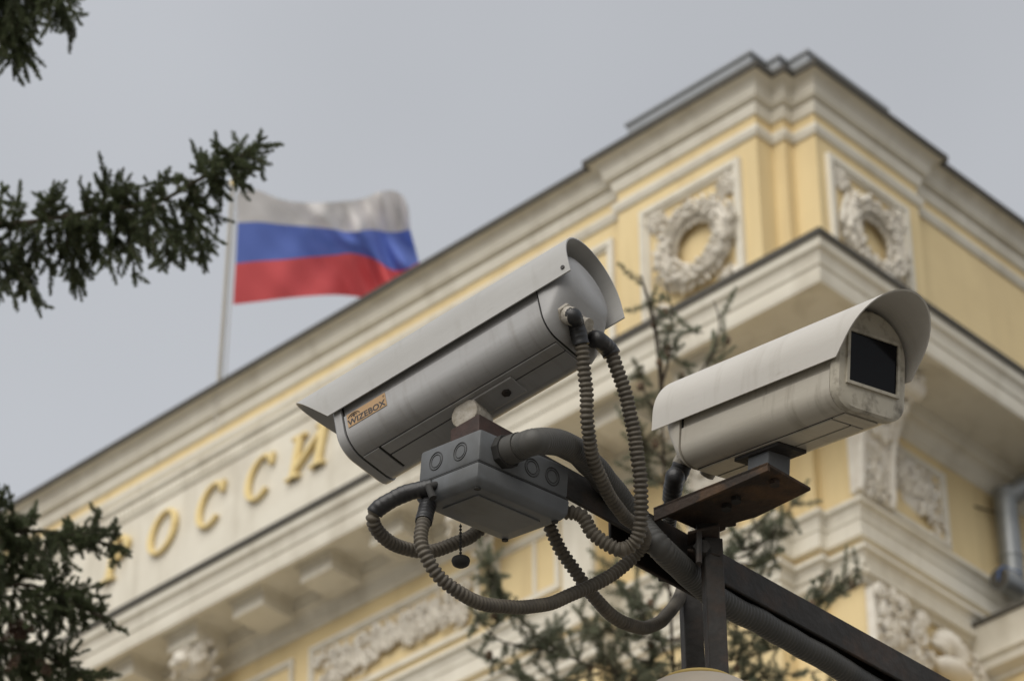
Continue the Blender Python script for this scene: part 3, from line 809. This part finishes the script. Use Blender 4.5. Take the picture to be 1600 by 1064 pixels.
# cross plate for the cream camera
ZP = ZT + .008
corners = [at_z(1021, 793, ZP), at_z(1199, 722, ZP), at_z(1267, 761, ZP), at_z(1182, 803, ZP), at_z(1150, 812, ZP), at_z(1150, 817, ZP), at_z(1134, 819, ZP), at_z(1133, 823, ZP), at_z(1110, 832, ZP)]
plate = MB().prism(corners, (0, 0, -.005)).build('cross_plate', M['rust'], frame, bevel=.0008, segs=1)
e0, e1 = corners[0], corners[1]
MB().prism([e0, e1, e1 + EZ * -.012, e0 + EZ * -.02], (corners[2] - corners[1]) / np.linalg.norm(corners[2] - corners[1]) * .004).build('plate_lip', M['rust'], frame)
for px, py in ((1135, 790), (1150, 778), (1210, 752)):
    q = at_z(px, py, ZP - .006)
    MB().cyl(q, q - EZ * .006, .007, n=6).build('bolt', M['steel'], frame)
# two uprights down to the ground
def post(px, py, d, w, name='upright'):
    p = at(px, py, d)
    sec = [(0, 0), (w, 0), (w, .005), (.005, .005), (.005, w), (0, w)]
    rx = np.array([.98, .17, 0]); ry = np.array([-.17, .98, 0])
    return MB().prism([np.array([p[0], p[1], 0]) + rx * a + ry * b for a, b in sec], (0, 0, p[2])).build(name, M['steel'], frame, bevel=.001, segs=1)
post(1064, 845, 4.60, .0265)
post(1100, 838, 4.335, .0245)
nut = at(1096, 862, 4.33)
MB().cyl(nut + np.array([0, -.002, 0]), nut + np.array([0, -.014, 0]), .011, n=6).build('bolt', M['steel'], frame)
MB().box(at(1104, 858, 4.39), (.03, .09, .04)).build('clamp', M['steel'], frame, bevel=.004)
for py, tilt in ((836, .25), (872, -.2)):
    ct, st_ = math.cos(tilt), math.sin(tilt)
    MB().box(at(1099, py, 4.335), (.042, .03, .004), np.array([[ct, 0, -st_], [0, 1, 0], [st_, 0, ct]])).build('clamp_washer', M['rust'], frame, bevel=.001, segs=1)
MB().cyl(at(1092, 830, 4.325), at(1092, 880, 4.29), .004, n=8).build('threaded_rod', M['steel'], frame)
MB().box(at(1040, 896, 4.52), (.02, .02, .014)).build('clip', M['seal'], frame, bevel=.002)
tag(frame, 'dark rusty steel bracket frame of angle irons carrying both cameras', 'bracket')

# ------------------------------------------------------------------ junction box
bx = .736 * (.921 * CX + .390 * CU) - .677 * _f
by = .809 * (.906 * CX - .423 * CU) + .588 * _f
bx /= np.linalg.norm(bx); by -= bx * (bx @ by); by /= np.linalg.norm(by); bz = np.cross(bx, by)
if bz[2] < 0: bz = -bz
G = at(745, 755, 4.06)
PX_, QY_, HZ_ = .110, .148, .073
jbo = G - bx * PX_ / 2 + by * QY_ / 2            # centre of the lid face
jbox = empty('junction_box')
BR = np.stack([bx, by, bz], 1)
jbox.matrix_world = Matrix([list(BR[i]) + [jbo[i]] for i in range(3)] + [[0, 0, 0, 1]])
def jb(x, y, z): return jbo + BR @ np.array([x, y, z])
MB().box((0, 0, .052), (PX_, QY_, .042)).build('box_base', M['box'], jbox, bevel=.004, smooth=40)
MB().box((0, 0, .0295), (PX_ + .001, QY_ + .001, .0016)).build('gasket', M['ring'], jbox)
lid = MB().add([(sx * (PX_ / 2 + .002 - i), sy * (QY_ / 2 + .002 - i), z) for z, i in ((.0285, 0), (.008, .001), (0, .008)) for sx, sy in ((-1, -1), (1, -1), (1, 1), (-1, 1))],
               [(0, 1, 2, 3), (8, 11, 10, 9)] + [(4 * l + k, 4 * l + (k + 1) % 4, 4 * l + 4 + (k + 1) % 4, 4 * l + 4 + k) for l in (0, 1) for k in range(4)]).build('lid', M['box'], jbox, bevel=.003, smooth=40)
MB().box((0, 0, -.0008), (PX_ - .045, QY_ - .045, .002)).build('lid_panel', M['box'], lid, bevel=.0008)
for sx in (-1, 1):
    for sy in (-1, 1):
        MB().cyl((sx * (PX_ / 2 - .010), sy * (QY_ / 2 - .010), .004), (sx * (PX_ / 2 - .010), sy * (QY_ / 2 - .010), -.0015), .0042, n=14).build('screw', M['seal'], lid, smooth=40)
def knock(face, s, z, r=.0115):
    t = np.linspace(0, 2 * math.pi, 28, endpoint=False)
    pos = (lambda u, w, o: (s + u, -QY_ / 2 - o, z + w)) if face == 'q' else (lambda u, w, o: (PX_ / 2 + o, s + u, z + w))
    k = MB().tube([pos(r * math.cos(a), r * math.sin(a), .0) for a in t], .0009, 6, closed=True).build('knockout', M['ring'], jbox, smooth=60)
    MB().tube([pos(r * .72 * math.cos(a), r * .72 * math.sin(a), .0) for a in t], .0007, 6, closed=True).build('inner_ring', M['ring'], k, smooth=60)
knock('q', -.024, .052); knock('q', .020, .052)
knock('p', .012, .051); knock('p', .046, .051)
gp = np.array([PX_ / 2, -.035, .054])
MB().tube([(gp[0] - .004, gp[1], gp[2]), (gp[0] + .010, gp[1], gp[2])], .0215, 8).build('gland_nut', M['seal'], jbox, bevel=.001)
MB().tube([(gp[0] + .009, gp[1], gp[2]), (gp[0] + .030, gp[1], gp[2])], .0178, 20).build('gland', M['thick'], jbox, smooth=40)
MB().tube([(-.02, -QY_ / 2 + .02, .03), (-.02, -QY_ / 2 - .012, .012), (-.012, -QY_ / 2 - .010, -.004)], .005, 8).build('clip', M['seal'], jbox, smooth=50)
tag(jbox, 'square grey plastic junction box with round knockouts, hung below the steel beam', 'junction box')

# bead chain and rubber plug under the box
ch = empty('plug_chain', at(720, 876, 4.14))
cinv = Matrix.Translation(-Vector(ch.location))
cm = MB()
for k in range(9): cm.lump(at(719.6, 822 + k * 5.2, 4.14), np.eye(3) * .0019)
cm.tube([at(719.6, 818, 4.14), at(719.6, 866, 4.14)], .0006, 5)
cc = cm.build('bead_chain', M['seal'], ch, smooth=60); cc.matrix_parent_inverse = cinv
pc = at(720, 877, 4.14)
prof = [(0, .0075), (.005, .0075), (.007, .005), (.0108, .0035), (.0115, .001), (.0102, -.0035), (.006, -.0065), (0, -.007)]
t = np.linspace(0, 2 * math.pi, 24, endpoint=False)
pv = [pc + np.array([r * math.cos(a), r * math.sin(a), z]) for r, z in prof[1:-1] for a in t]
pm = MB().add(pv, [(i * 24 + k, i * 24 + (k + 1) % 24, (i + 1) * 24 + (k + 1) % 24, (i + 1) * 24 + k) for i in range(len(prof) - 3) for k in range(24)] + [tuple(range(24)), tuple(range((len(prof) - 3) * 24, (len(prof) - 2) * 24))])
po = pm.build('plug', M['seal'], ch, smooth=50); po.matrix_parent_inverse = cinv
tag(ch, 'small black plug hanging on a bead chain below the junction box', 'plug')

# ------------------------------------------------------------------ flexible conduits
def conduit(pts, r, pitch, amp, m, label, tapes=(), name='flexible_conduit', n=12):
    c, L = smooth_curve(pts, pitch / 6)
    k = np.arange(len(c))
    ph = rng.uniform(0, 6.28, 6); q = np.linspace(0, 1, len(c))[:, None]
    env = np.clip(np.minimum(q, 1 - q) * 8, 0, 1)
    c = c + env * (.0010 if r < .012 else .0005) * np.hstack([np.sin(q * L * 38 + ph[0]), .6 * np.sin(q * L * 31 + ph[1]), np.sin(q * L * 44 + ph[2])]) + env * .0004 * np.hstack([np.sin(q * L * 110 + ph[3]), 0 * q, np.sin(q * L * 95 + ph[4])])
    rs = r * (1 + amp * np.sin(k * 2 * math.pi / 6) + .25 * amp * np.cos(k * 4 * math.pi / 6))
    root = empty(name, c[0]); inv = Matrix.Translation(-Vector(root.location))
    o = MB().tube(c, rs, n).build('corrugated_hose', m, root, smooth=75); o.matrix_parent_inverse = inv
    for t0, t1 in tapes:
        i0, i1 = int(t0 * (len(c) - 1)), max(int(t1 * (len(c) - 1)), 1)
        cc = c[i0:i1 + 1]; ii = np.arange(len(cc))
        tr = r * (1.30 + .025 * np.sin(ii * .9) + .03 * np.sin(ii * .23) + rng.normal(0, .008, len(cc)))
        o = MB().tube(cc, tr, n + 4).build('tape_wrap', M['tape'], root, smooth=60); o.matrix_parent_inverse = inv
    tag(root, label, 'conduit', 'flexible conduits between cameras and box')
    return root

def trace(lst): return [at(x, y, d) for x, y, d in lst]
g1 = c1(-.163, .032, -.043); g3 = c1(-.163, -.022, -.047)
conduit([c1(-.157, .032, -.037), c1(-.163, .032, -.043)] + trace([(901, 508, 4.152), (909, 545, 4.145), (914, 600, 4.14), (918, 655, 4.135), (927, 713, 4.145), (948, 768, 4.175), (976, 806, 4.215), (1003, 828, 4.25), (1008, 846, 4.27), (990, 868, 4.28), (945, 904, 4.25), (901, 926, 4.21), (853, 943, 4.17), (809, 949, 4.13), (765, 944, 4.09), (725, 929, 4.06), (690, 906, 4.05), (668, 877, 4.05), (658, 848, 4.06), (663, 812, 4.09)]) + [jb(-.045, -QY_ / 2 + .012, .012)],
        .0080, .0064, .155, M['conduit'], 'corrugated conduit from the grey camera sweeping in a long low loop to the box corner', tapes=((0, .062), (.935, .995)))
conduit([c1(-.157, -.022, -.041), g3] + trace([(951, 548, 4.185), (963, 573, 4.18), (975, 605, 4.175), (985, 642, 4.17), (995, 713, 4.16), (1001, 768, 4.155), (1003, 800, 4.155), (998, 836, 4.155), (984, 854, 4.155), (962, 858, 4.15), (926, 834, 4.16), (903, 803, 4.17)]) + [jb(.02, QY_ / 2 - .004, .022)],
        .0085, .0064, .155, M['conduit'], 'corrugated conduit hanging from the rear camera gland and curling up into the box side', tapes=((0, .10),))
conduit([jb(-.03, -QY_ / 2 + .003, .020)] + trace([(636, 770, 4.13), (605, 784, 4.13), (588, 797, 4.13), (584, 812, 4.13), (594, 832, 4.14), (616, 852, 4.16), (648, 861, 4.18), (682, 858, 4.20), (718, 845, 4.22), (745, 832, 4.24), (775, 800, 4.25)]) + [jb(-PX_ / 2 + .004, -.01, .03)],
        .0081, .0064, .155, M['conduit'], 'short corrugated conduit looping out from the left face of the box', tapes=((.0, .20),))
conduit([jb(-PX_ / 2 + .004, .05, .03)] + trace([(845, 800, 4.27), (862, 830, 4.27), (882, 867, 4.27), (907, 904, 4.27), (927, 931, 4.28), (953, 959, 4.30), (981, 976, 4.33), (1008, 979, 4.38), (1034, 968, 4.43), (1054, 947, 4.50), (1066, 918, 4.585), (1072, 880, 4.62)]),
        .0081, .0064, .15, M['conduit'], 'corrugated conduit dropping behind the box and rising to the left upright', tapes=())
conduit([jb(*(gp + np.array([.012, 0, 0]))), jb(*(gp + np.array([.034, 0, 0])))] + trace([(838, 690, 4.06), (868, 691, 4.12), (897, 702, 4.17), (925, 727, 4.22), (950, 757, 4.265), (975, 790, 4.295), (1000, 820, 4.315)]) + [at_z(x, y, 3.884) for x, y in ((1030, 853), (1062, 885), (1092, 912), (1136, 944), (1188, 972), (1240, 1001), (1292, 1031), (1345, 1063), (1480, 1143))],
        .0162, .0062, .035, M['thick'], 'thick dark grey conduit arching from the box and running down along the beam', tapes=(), n=18)
k1 = c2(-.158, -.030, -.046)
conduit([k1] + [c2(-.165, -.032, -.066)] + trace([(1055, 745, 4.40), (1050, 775, 4.42), (1046, 800, 4.44), (1044, 830, 4.47)]),
        .0096, .0062, .05, M['tape'], 'short black taped conduit dropping from the back of the cream camera', tapes=((0, .55),))

# ------------------------------------------------------------------ lamp cover at the foot of the frame
lc = at(1092, 1130, 4.22)
lamp = empty('lamp_cover', lc); linv = Matrix.Translation(-Vector(lc))
def lathe(c, prof, n=40):
    t = np.linspace(0, 2 * math.pi, n, endpoint=False)
    vs = [c + np.array([r * math.cos(a), r * math.sin(a), z]) for r, z in prof for a in t]
    fs = [(i * n + k, i * n + (k + 1) % n, (i + 1) * n + (k + 1) % n, (i + 1) * n + k) for i in range(len(prof) - 1) for k in range(n)]
    fs += [tuple(range(n)), tuple(range((len(prof) - 1) * n, len(prof) * n))]
    return MB().add(vs, fs)
o = lathe(lc, [(.060, -.05), (.086, -.045), (.087, .0), (.072, .034), (.048, .047), (.034, .050), (.001, .051)]).build('lamp_shell', M['lamp'], lamp, smooth=45); o.matrix_parent_inverse = linv
o = MB().tube([lc + np.array([.049 * math.cos(a), .049 * math.sin(a), .0485]) for a in np.linspace(0, 2 * math.pi, 40, endpoint=False)], .003, 8, closed=True).build('lamp_rim', M['lamprim'], lamp, smooth=60); o.matrix_parent_inverse = linv
o = MB().box(lc + np.array([.0, .11, -.02]), (.03, .13, .02)).build('lamp_bracket', M['steel'], lamp); o.matrix_parent_inverse = linv
tag(lamp, 'beige rounded lamp cover with ochre rim in front of the uprights', 'lamp')

# ------------------------------------------------------------------ conifers
def needles_mesh(base, dirs, lens, width, seed):
    rg = np.random.default_rng(seed)
    n = len(base)
    side = np.cross(dirs, rg.normal(size=(n, 3))); side /= np.linalg.norm(side, axis=1)[:, None] + 1e-9
    w = side * (width * .5)
    tip = base + dirs * lens[:, None]; midp = base + dirs * lens[:, None] * .55
    v = np.empty((n, 5, 3))
    v[:, 0] = base - w * .6; v[:, 1] = base + w * .6; v[:, 2] = midp + w; v[:, 3] = tip; v[:, 4] = midp - w
    f = (np.arange(n) * 5)[:, None] + np.arange(5)[None, :]
    me = bpy.data.meshes.new('needles')
    me.vertices.add(n * 5); me.vertices.foreach_set('co', v.ravel())
    me.loops.add(n * 5); me.loops.foreach_set('vertex_index', f.ravel())
    me.polygons.add(n); me.polygons.foreach_set('loop_start', np.arange(n) * 5)
    me.update(); me.validate()
    return me

class Sprig:
    """stems and needles of one branch"""
    def __init__(s, seed):
        s.mb = MB(); s.b, s.d, s.l = [], [], []; s.rg = np.random.default_rng(seed)
    def shoot(s, pts, r0, r1, dens, nl, spread=.76, bare=0.0):
        pts = np.array(pts, float)
        s.mb.tube(pts, np.linspace(r0, r1, len(pts)), 5)
        L = np.concatenate([[0], np.cumsum(np.linalg.norm(np.diff(pts, axis=0), axis=1))])
        n = int(L[-1] * dens)
        if n < 1: return
        q = s.rg.uniform(bare * L[-1], L[-1], n)
        P = np.stack([np.interp(q, L, pts[:, k]) for k in range(3)], 1)
        T = np.gradient(pts, axis=0); T /= np.linalg.norm(T, axis=1)[:, None]
        TT = np.stack([np.interp(q, L, T[:, k]) for k in range(3)], 1)
        rd = s.rg.normal(size=(n, 3)); rd -= TT * np.sum(rd * TT, 1)[:, None]; rd /= np.linalg.norm(rd, axis=1)[:, None]
        D = TT * (s.rg.uniform(.45, .85, n) + .5 * (q / L[-1]) ** 3)[:, None] + rd * spread
        D /= np.linalg.norm(D, axis=1)[:, None]
        s.b.append(P); s.d.append(D); s.l.append(nl * s.rg.uniform(.75, 1.15, n) * (1 - .45 * (q / L[-1]) ** 3))
    def twig(s, a, b, dens, nl, sub=4, sublen=.07, r=.003, sag=.0):
        """a twig from a to b with side shoots"""
        a, b = np.array(a), np.array(b); t = np.linspace(0, 1, 9)[:, None]
        w = s.rg.normal(0, .006, (9, 3)) * np.sin(t * math.pi)
        pts = a + (b - a) * t + w; pts[:, 2] += sag * np.sin(t[:, 0] * math.pi)
        s.shoot(pts, r, r * .45, dens, nl)
        L = np.linalg.norm(b - a); T = (b - a) / L
        for k in range(int(sub)):
            tt = s.rg.uniform(.08, .95); p = pts[int(tt * 8)]
            rd = s.rg.normal(size=3); rd -= T * (rd @ T); rd /= np.linalg.norm(rd)
            d = T * s.rg.uniform(.7, 1.0) + rd * s.rg.uniform(.45, .75); d /= np.linalg.norm(d)
            e = p + d * sublen * s.rg.uniform(.55, 1.15) * (1.15 - .5 * tt)
            m = (p + e) / 2 + np.array([0, 0, -.004])
            s.shoot([p, m, e], r * .6, r * .3, dens, nl)
    def finish(s, name, parent, wood, leaf, width, seed, extra=None):
        o = s.mb.build(name, wood, parent, smooth=70)
        me = needles_mesh(np.vstack(s.b), np.vstack(s.d), np.concatenate(s.l), width, seed)
        me.materials.append(leaf)
        nd = bpy.data.objects.new('needles', me); scene.collection.objects.link(nd); nd.parent = o
        tag(nd, kind='stuff')
        return o

# --- dark spruce on the left, its trunk outside the picture
spruce = empty('spruce_tree')
TD = 9.0
tb = at(-620, 500, TD)
spruce.location = (0, 0, 0)
MB().tube([(tb[0], tb[1], z) for z in np.linspace(0, 11.5, 16)], np.linspace(.17, .03, 16), 14).build('trunk', M['bark'], spruce, smooth=60)

def branch(axis, twigs, seed, dens=2600, nl=.0150, sub=7, dj=.22, root_px=None):
    s = Sprig(seed); rg = s.rg
    pts = [at(x, y, TD + d) for x, y, d in axis]
    z0 = pts[0][2] + .25
    full = [np.array([tb[0], tb[1], z0])] + pts
    c, L = smooth_curve(full, .03)
    s.mb.tube(c, np.linspace(.011, .003, len(c)), 8)
    ax, _ = smooth_curve(pts, .03)
    ax = ax + np.cumsum(rg.normal(0, .004, ax.shape), 0) * .3
    s.shoot(ax, .007, .003, dens, nl)
    for (x0, y0, x1, y1) in twigs:
        d0 = rg.uniform(-dj, dj) * .4
        s.twig(at(x0, y0, TD + d0), at(x1, y1, TD + d0 + rg.uniform(-dj, dj) * .6), dens, nl, sub=sub * np.hypot(x1 - x0, y1 - y0) / 68, sublen=.085)
    for k in range(int(len(ax) * 3.2)):
        p = ax[rg.integers(len(ax))]
        d = rg.normal(size=3); d[2] -= (.9, .0, -.7)[k % 3]; d[0] += .15; d /= np.linalg.norm(d)
        s.twig(p, p + d * rg.uniform(.05, .095), dens, nl, sub=2, sublen=.045)
    return s

br = branch([(-160, 395, .1), (-60, 372, .1), (0, 352, 0), (60, 345, -.05), (120, 335, -.05), (190, 325, -.05), (250, 315, 0), (300, 288, 0), (345, 264, 0), (370, 250, 0), (382, 242, 0)],
            [(378, 244, 416, 214), (0, 350, 4, 285), (40, 335, 8, 300), (70, 330, 84, 283), (90, 330, 70, 300), (160, 325, 165, 262), (168, 310, 205, 286), (180, 330, 178, 290), (290, 300, 262, 276), (320, 275, 318, 238), (330, 262, 340, 242), (370, 244, 372, 220), (375, 246, 398, 242), (360, 262, 395, 300), (350, 268, 345, 330),
             (0, 370, 25, 478), (10, 400, 65, 476), (-30, 380, 5, 470), (-40, 390, -30, 480), (20, 380, 45, 440), (60, 355, 40, 470), (50, 350, 60, 420), (90, 345, 95, 415), (110, 345, 128, 470), (100, 345, 118, 440), (125, 340, 110, 455), (130, 340, 150, 400), (170, 330, 172, 420), (180, 330, 186, 428), (190, 330, 212, 438), (200, 330, 222, 410), (210, 330, 205, 390), (240, 320, 245, 415), (255, 320, 262, 420), (265, 315, 285, 400), (280, 310, 325, 425), (290, 310, 335, 392), (300, 290, 318, 410), (305, 300, 345, 350), (240, 320, 300, 408), (150, 340, 160, 420), (35, 360, 30, 450), (75, 350, 80, 430), (330, 270, 335, 310), (225, 320, 232, 400), (0, 380, -10, 450), (-60, 380, -55, 450), (15, 350, 20, 420), (140, 335, 140, 390)], 11)
b1 = br.finish('branch', spruce, M['bark'], M['needle'], .0019, 1)
br = branch([(-200, -60, 0), (-80, -55, 0), (0, -45, 0), (60, -40, 0), (105, -15, 0)],
            [(0, -40, 22, 124), (10, -40, 44, 126), (-10, -30, 5, 90), (20, -30, 50, 76), (20, 20, 56, 108), (10, 10, 30, 110), (30, -40, 60, 52), (45, -40, 45, 40), (70, -40, 118, 58), (80, -40, 78, 42), (85, -30, 108, 50), (75, -35, 100, 40), (95, -20, 116, 32), (60, -40, 55, 20), (0, -30, 10, 60), (-30, -40, -10, 85), (15, -40, 20, 70), (-60, -40, -40, 90), (90, -30, 95, 30)], 12)
br.finish('branch', spruce, M['bark'], M['needle'], .0019, 2)
br = branch([(-200, 870, 0), (-60, 855, 0), (0, 835, 0), (60, 830, 0), (105, 836, 0), (140, 844, 0), (160, 849, 0)],
            [(0, 830, 2, 775), (-20, 830, -5, 780), (20, 825, 18, 788), (40, 825, 50, 795), (100, 830, 105, 815), (130, 835, 152, 820), (140, 840, 168, 832), (158, 849, 200, 858), (60, 835, 70, 900), (40, 835, 45, 905), (80, 840, 78, 880), (90, 840, 100, 875), (20, 840, 20, 910), (0, 840, 0, 910), (-30, 850, -20, 920), (55, 830, 60, 890), (30, 830, 60, 880), (10, 835, 40, 890), (120, 835, 150, 858), (-10, 820, 20, 840), (70, 835, 110, 850)], 13)
br.finish('branch', spruce, M['bark'], M['needle'], .0019, 3)
br = branch([(-200, 960, 0), (-60, 930, 0), (0, 915, 0), (50, 915, 0), (100, 935, 0), (140, 955, 0), (162, 965, 0)],
            [(60, 920, 120, 928), (100, 925, 146, 930), (80, 930, 85, 995), (60, 930, 60, 990), (110, 945, 115, 985), (40, 920, 40, 980), (90, 930, 100, 960), (0, 920, 0, 990), (20, 920, 25, 985), (-30, 930, -20, 990), (125, 950, 135, 975), (0, 905, 30, 890), (10, 910, 60, 900), (30, 920, 70, 950), (-20, 920, 10, 960), (50, 920, 90, 950)], 14)
br.finish('branch', spruce, M['bark'], M['needle'], .0019, 4)
br = branch([(-200, 1060, 0), (-60, 1030, 0), (0, 1015, 0), (50, 1015, 0), (100, 1040, 0), (150, 1070, 0)],
            [(0, 1015, 0, 975), (30, 1010, 40, 985), (50, 1010, 95, 1000), (80, 1030, 110, 1025), (20, 1020, 40, 1070), (60, 1020, 90, 1080), (100, 1035, 140, 1060), (0, 1020, 10, 1080), (-20, 1020, -10, 1080), (40, 1020, 60, 1080), (-10, 1000, 30, 1000), (10, 1000, 60, 1010), (50, 1030, 120, 1070), (100, 1040, 130, 1090), (0, 1040, 60, 1060), (20, 1030, 80, 1040)], 15)
br.finish('branch', spruce, M['bark'], M['needle'], .0019, 5)
for x0, y0, x1, y1 in ((0, 1000, 30, 968), (20, 990, 45, 982), (10, 985, 40, 990), (25, 1000, 28, 975), (30, 1020, 15, 1040), (60, 1030, 70, 1045)):
    dry = Sprig(16 + x0)
    dry.twig(at(x0, y0, TD - .12), at(x1, y1, TD - .14), 1000, .014, sub=3, sublen=.04)
    dry.finish('dry_twig', spruce, M['bark'], M['dryneedle'], .0022, 6)
tag(spruce, 'dark green spruce whose branches reach in from the left edge', 'tree')

# --- thin sparse larch between the bracket and the building
LD = 14.0
larch = empty('larch_tree')
lb = at(1040, 700, LD)
tops = [(1062, 1250), (1050, 1000), (1040, 800), (1034, 650), (1026, 540), (1012, 470), (1001, 430)]
c, _ = smooth_curve([np.array([lb[0], lb[1], 0]), np.array([lb[0], lb[1], 2.0]), np.array([lb[0], lb[1], 5.0])] + [at(x, y, LD) for x, y in tops], .12)
MB().tube(c, .004 + .08 * np.linspace(1, 0, len(c)) ** 1.7, 10).build('trunk', M['bark'], larch, smooth=60)
ls = Sprig(21); rg = ls.rg
cones = MB()
def larch_limb(px, r=.007, tuft=1.0, cone=.25, dens=1300, nl=.027):
    pts = [at(x, y, LD + d) for x, y, d in px]
    c, L = smooth_curve(pts, .04)
    ls.mb.tube(c, np.linspace(r, .0025, len(c)), 6)
    for p in c[2:]:
        for _ in range(rg.poisson(2.7 * tuft)):
            d = rg.normal(size=3); d /= np.linalg.norm(d); d[2] += .15
            e = p + d * rg.uniform(.05, .15)
            ls.shoot([p, (p + e) / 2 + np.array([0, 0, -.01]), e], .0025, .0012, dens, nl, spread=1.1)
        if rg.uniform() < cone * .55:
            q = p + rg.normal(0, .03, 3)
            cones.lump(q, np.diag([.016, .016, .022]))
for px, tf, co in (
    ([(1036, 640, 0), (1032, 560, 0), (1020, 490, 0), (1001, 430, 0)], .25, .30), ([(1030, 560, 0), (1050, 500, .1), (1040, 440, .1)], .22, .45), ([(1034, 600, 0), (1060, 525, .1), (1100, 520, .1)], .2, .6),
    ([(1045, 660, 0), (1090, 590, 0), (1118, 540, 0), (1124, 500, 0), (1115, 470, 0)], .35, .35), ([(1100, 620, 0), (1110, 560, .1), (1132, 545, .1)], .4, .2), ([(1060, 680, 0), (1010, 620, .1), (1005, 570, .1)], .3, .3),
    ([(1040, 720, 0), (1000, 690, 0), (985, 650, 0)], .5, .2), ([(1042, 760, 0), (1012, 740, 0), (1008, 690, 0)], .8, .1), ([(1045, 800, 0), (1060, 740, .1), (1062, 700, .1)], .8, .1),
    ([(1050, 900, 0), (1120, 880, .1), (1180, 860, .1), (1230, 800, .1), (1240, 785, .1)], .75, .15), ([(1130, 880, .1), (1160, 850, .1), (1190, 810, .1)], .8, .1), ([(1150, 880, .1), (1190, 880, .1), (1215, 855, .1)], .9, .1), ([(1160, 860, .1), (1200, 840, .1), (1230, 830, .1)], .7, .2),
    ([(1050, 1000, 0), (1200, 980, .1), (1280, 940, .1), (1340, 885, .1)], .55, .4), ([(1240, 960, .1), (1290, 920, .1), (1300, 890, .1)], .5, .4), ([(1280, 940, .1), (1330, 920, .1), (1350, 905, .1)], .4, .5),
    ([(1055, 1060, 0), (960, 1050, 0), (880, 1020, 0), (820, 975, 0), (775, 925, 0), (762, 880, 0)], .9, .2), ([(880, 1020, 0), (830, 1010, 0), (780, 1000, 0), (745, 965, 0)], .8, .15), ([(820, 975, 0), (800, 940, 0), (760, 940, 0)], .8, .2),
    ([(960, 1050, 0), (930, 1000, .1), (905, 960, .1)], .9, .15), ([(940, 1050, 0), (900, 1060, 0), (840, 1070, 0)], .9, .1), ([(1050, 960, 0), (1000, 940, 0), (960, 900, 0), (950, 880, 0)], .9, .15), ([(1050, 1000, 0), (980, 990, 0), (930, 980, 0)], .9, .15),
    ([(1050, 930, 0), (1030, 900, .1), (1000, 890, .1)], 1, .1), ([(1055, 1040, 0), (1000, 1030, .1), (960, 1010, .1)], 1, .15), ([(1055, 1040, 0), (1010, 970, -.1), (990, 940, -.1)], 1, .1), ([(1055, 1080, 0), (1010, 1060, -.1), (970, 1070, -.1)], 1, .1),
    ([(1055, 1040, 0), (1150, 1030, .1), (1220, 1010, .1), (1260, 1000, .1)], .9, .2), ([(1060, 1080, 0), (1180, 1060, .1), (1260, 1050, .1), (1300, 1045, .1)], .9, .2), ([(1150, 1030, .1), (1190, 980, .1), (1180, 950, .1)], .8, .2), ([(1150, 1040, .1), (1160, 1000, .1), (1140, 970, .1)], .9, .2),
    ([(1055, 1080, 0), (900, 1090, 0), (820, 1060, 0), (780, 1050, 0)], .9, .2), ([(860, 1080, 0), (800, 1040, .1), (770, 1030, .1)], .7, .2), ([(1050, 880, 0), (1085, 840, .1), (1090, 800, .1)], .7, .1), ([(1060, 1080, 0), (1080, 1000, 0), (1100, 960, 0)], .9, .2)):
    larch_limb(px, tuft=tf, cone=co)
ls.finish('branches', larch, M['bark'], M['larch'], .0026, 9)
tag(cones.build('cones', M['cone'], larch, smooth=60), kind='stuff')
tag(larch, 'thin sparse larch with brown cones behind the cameras and bracket', 'tree')
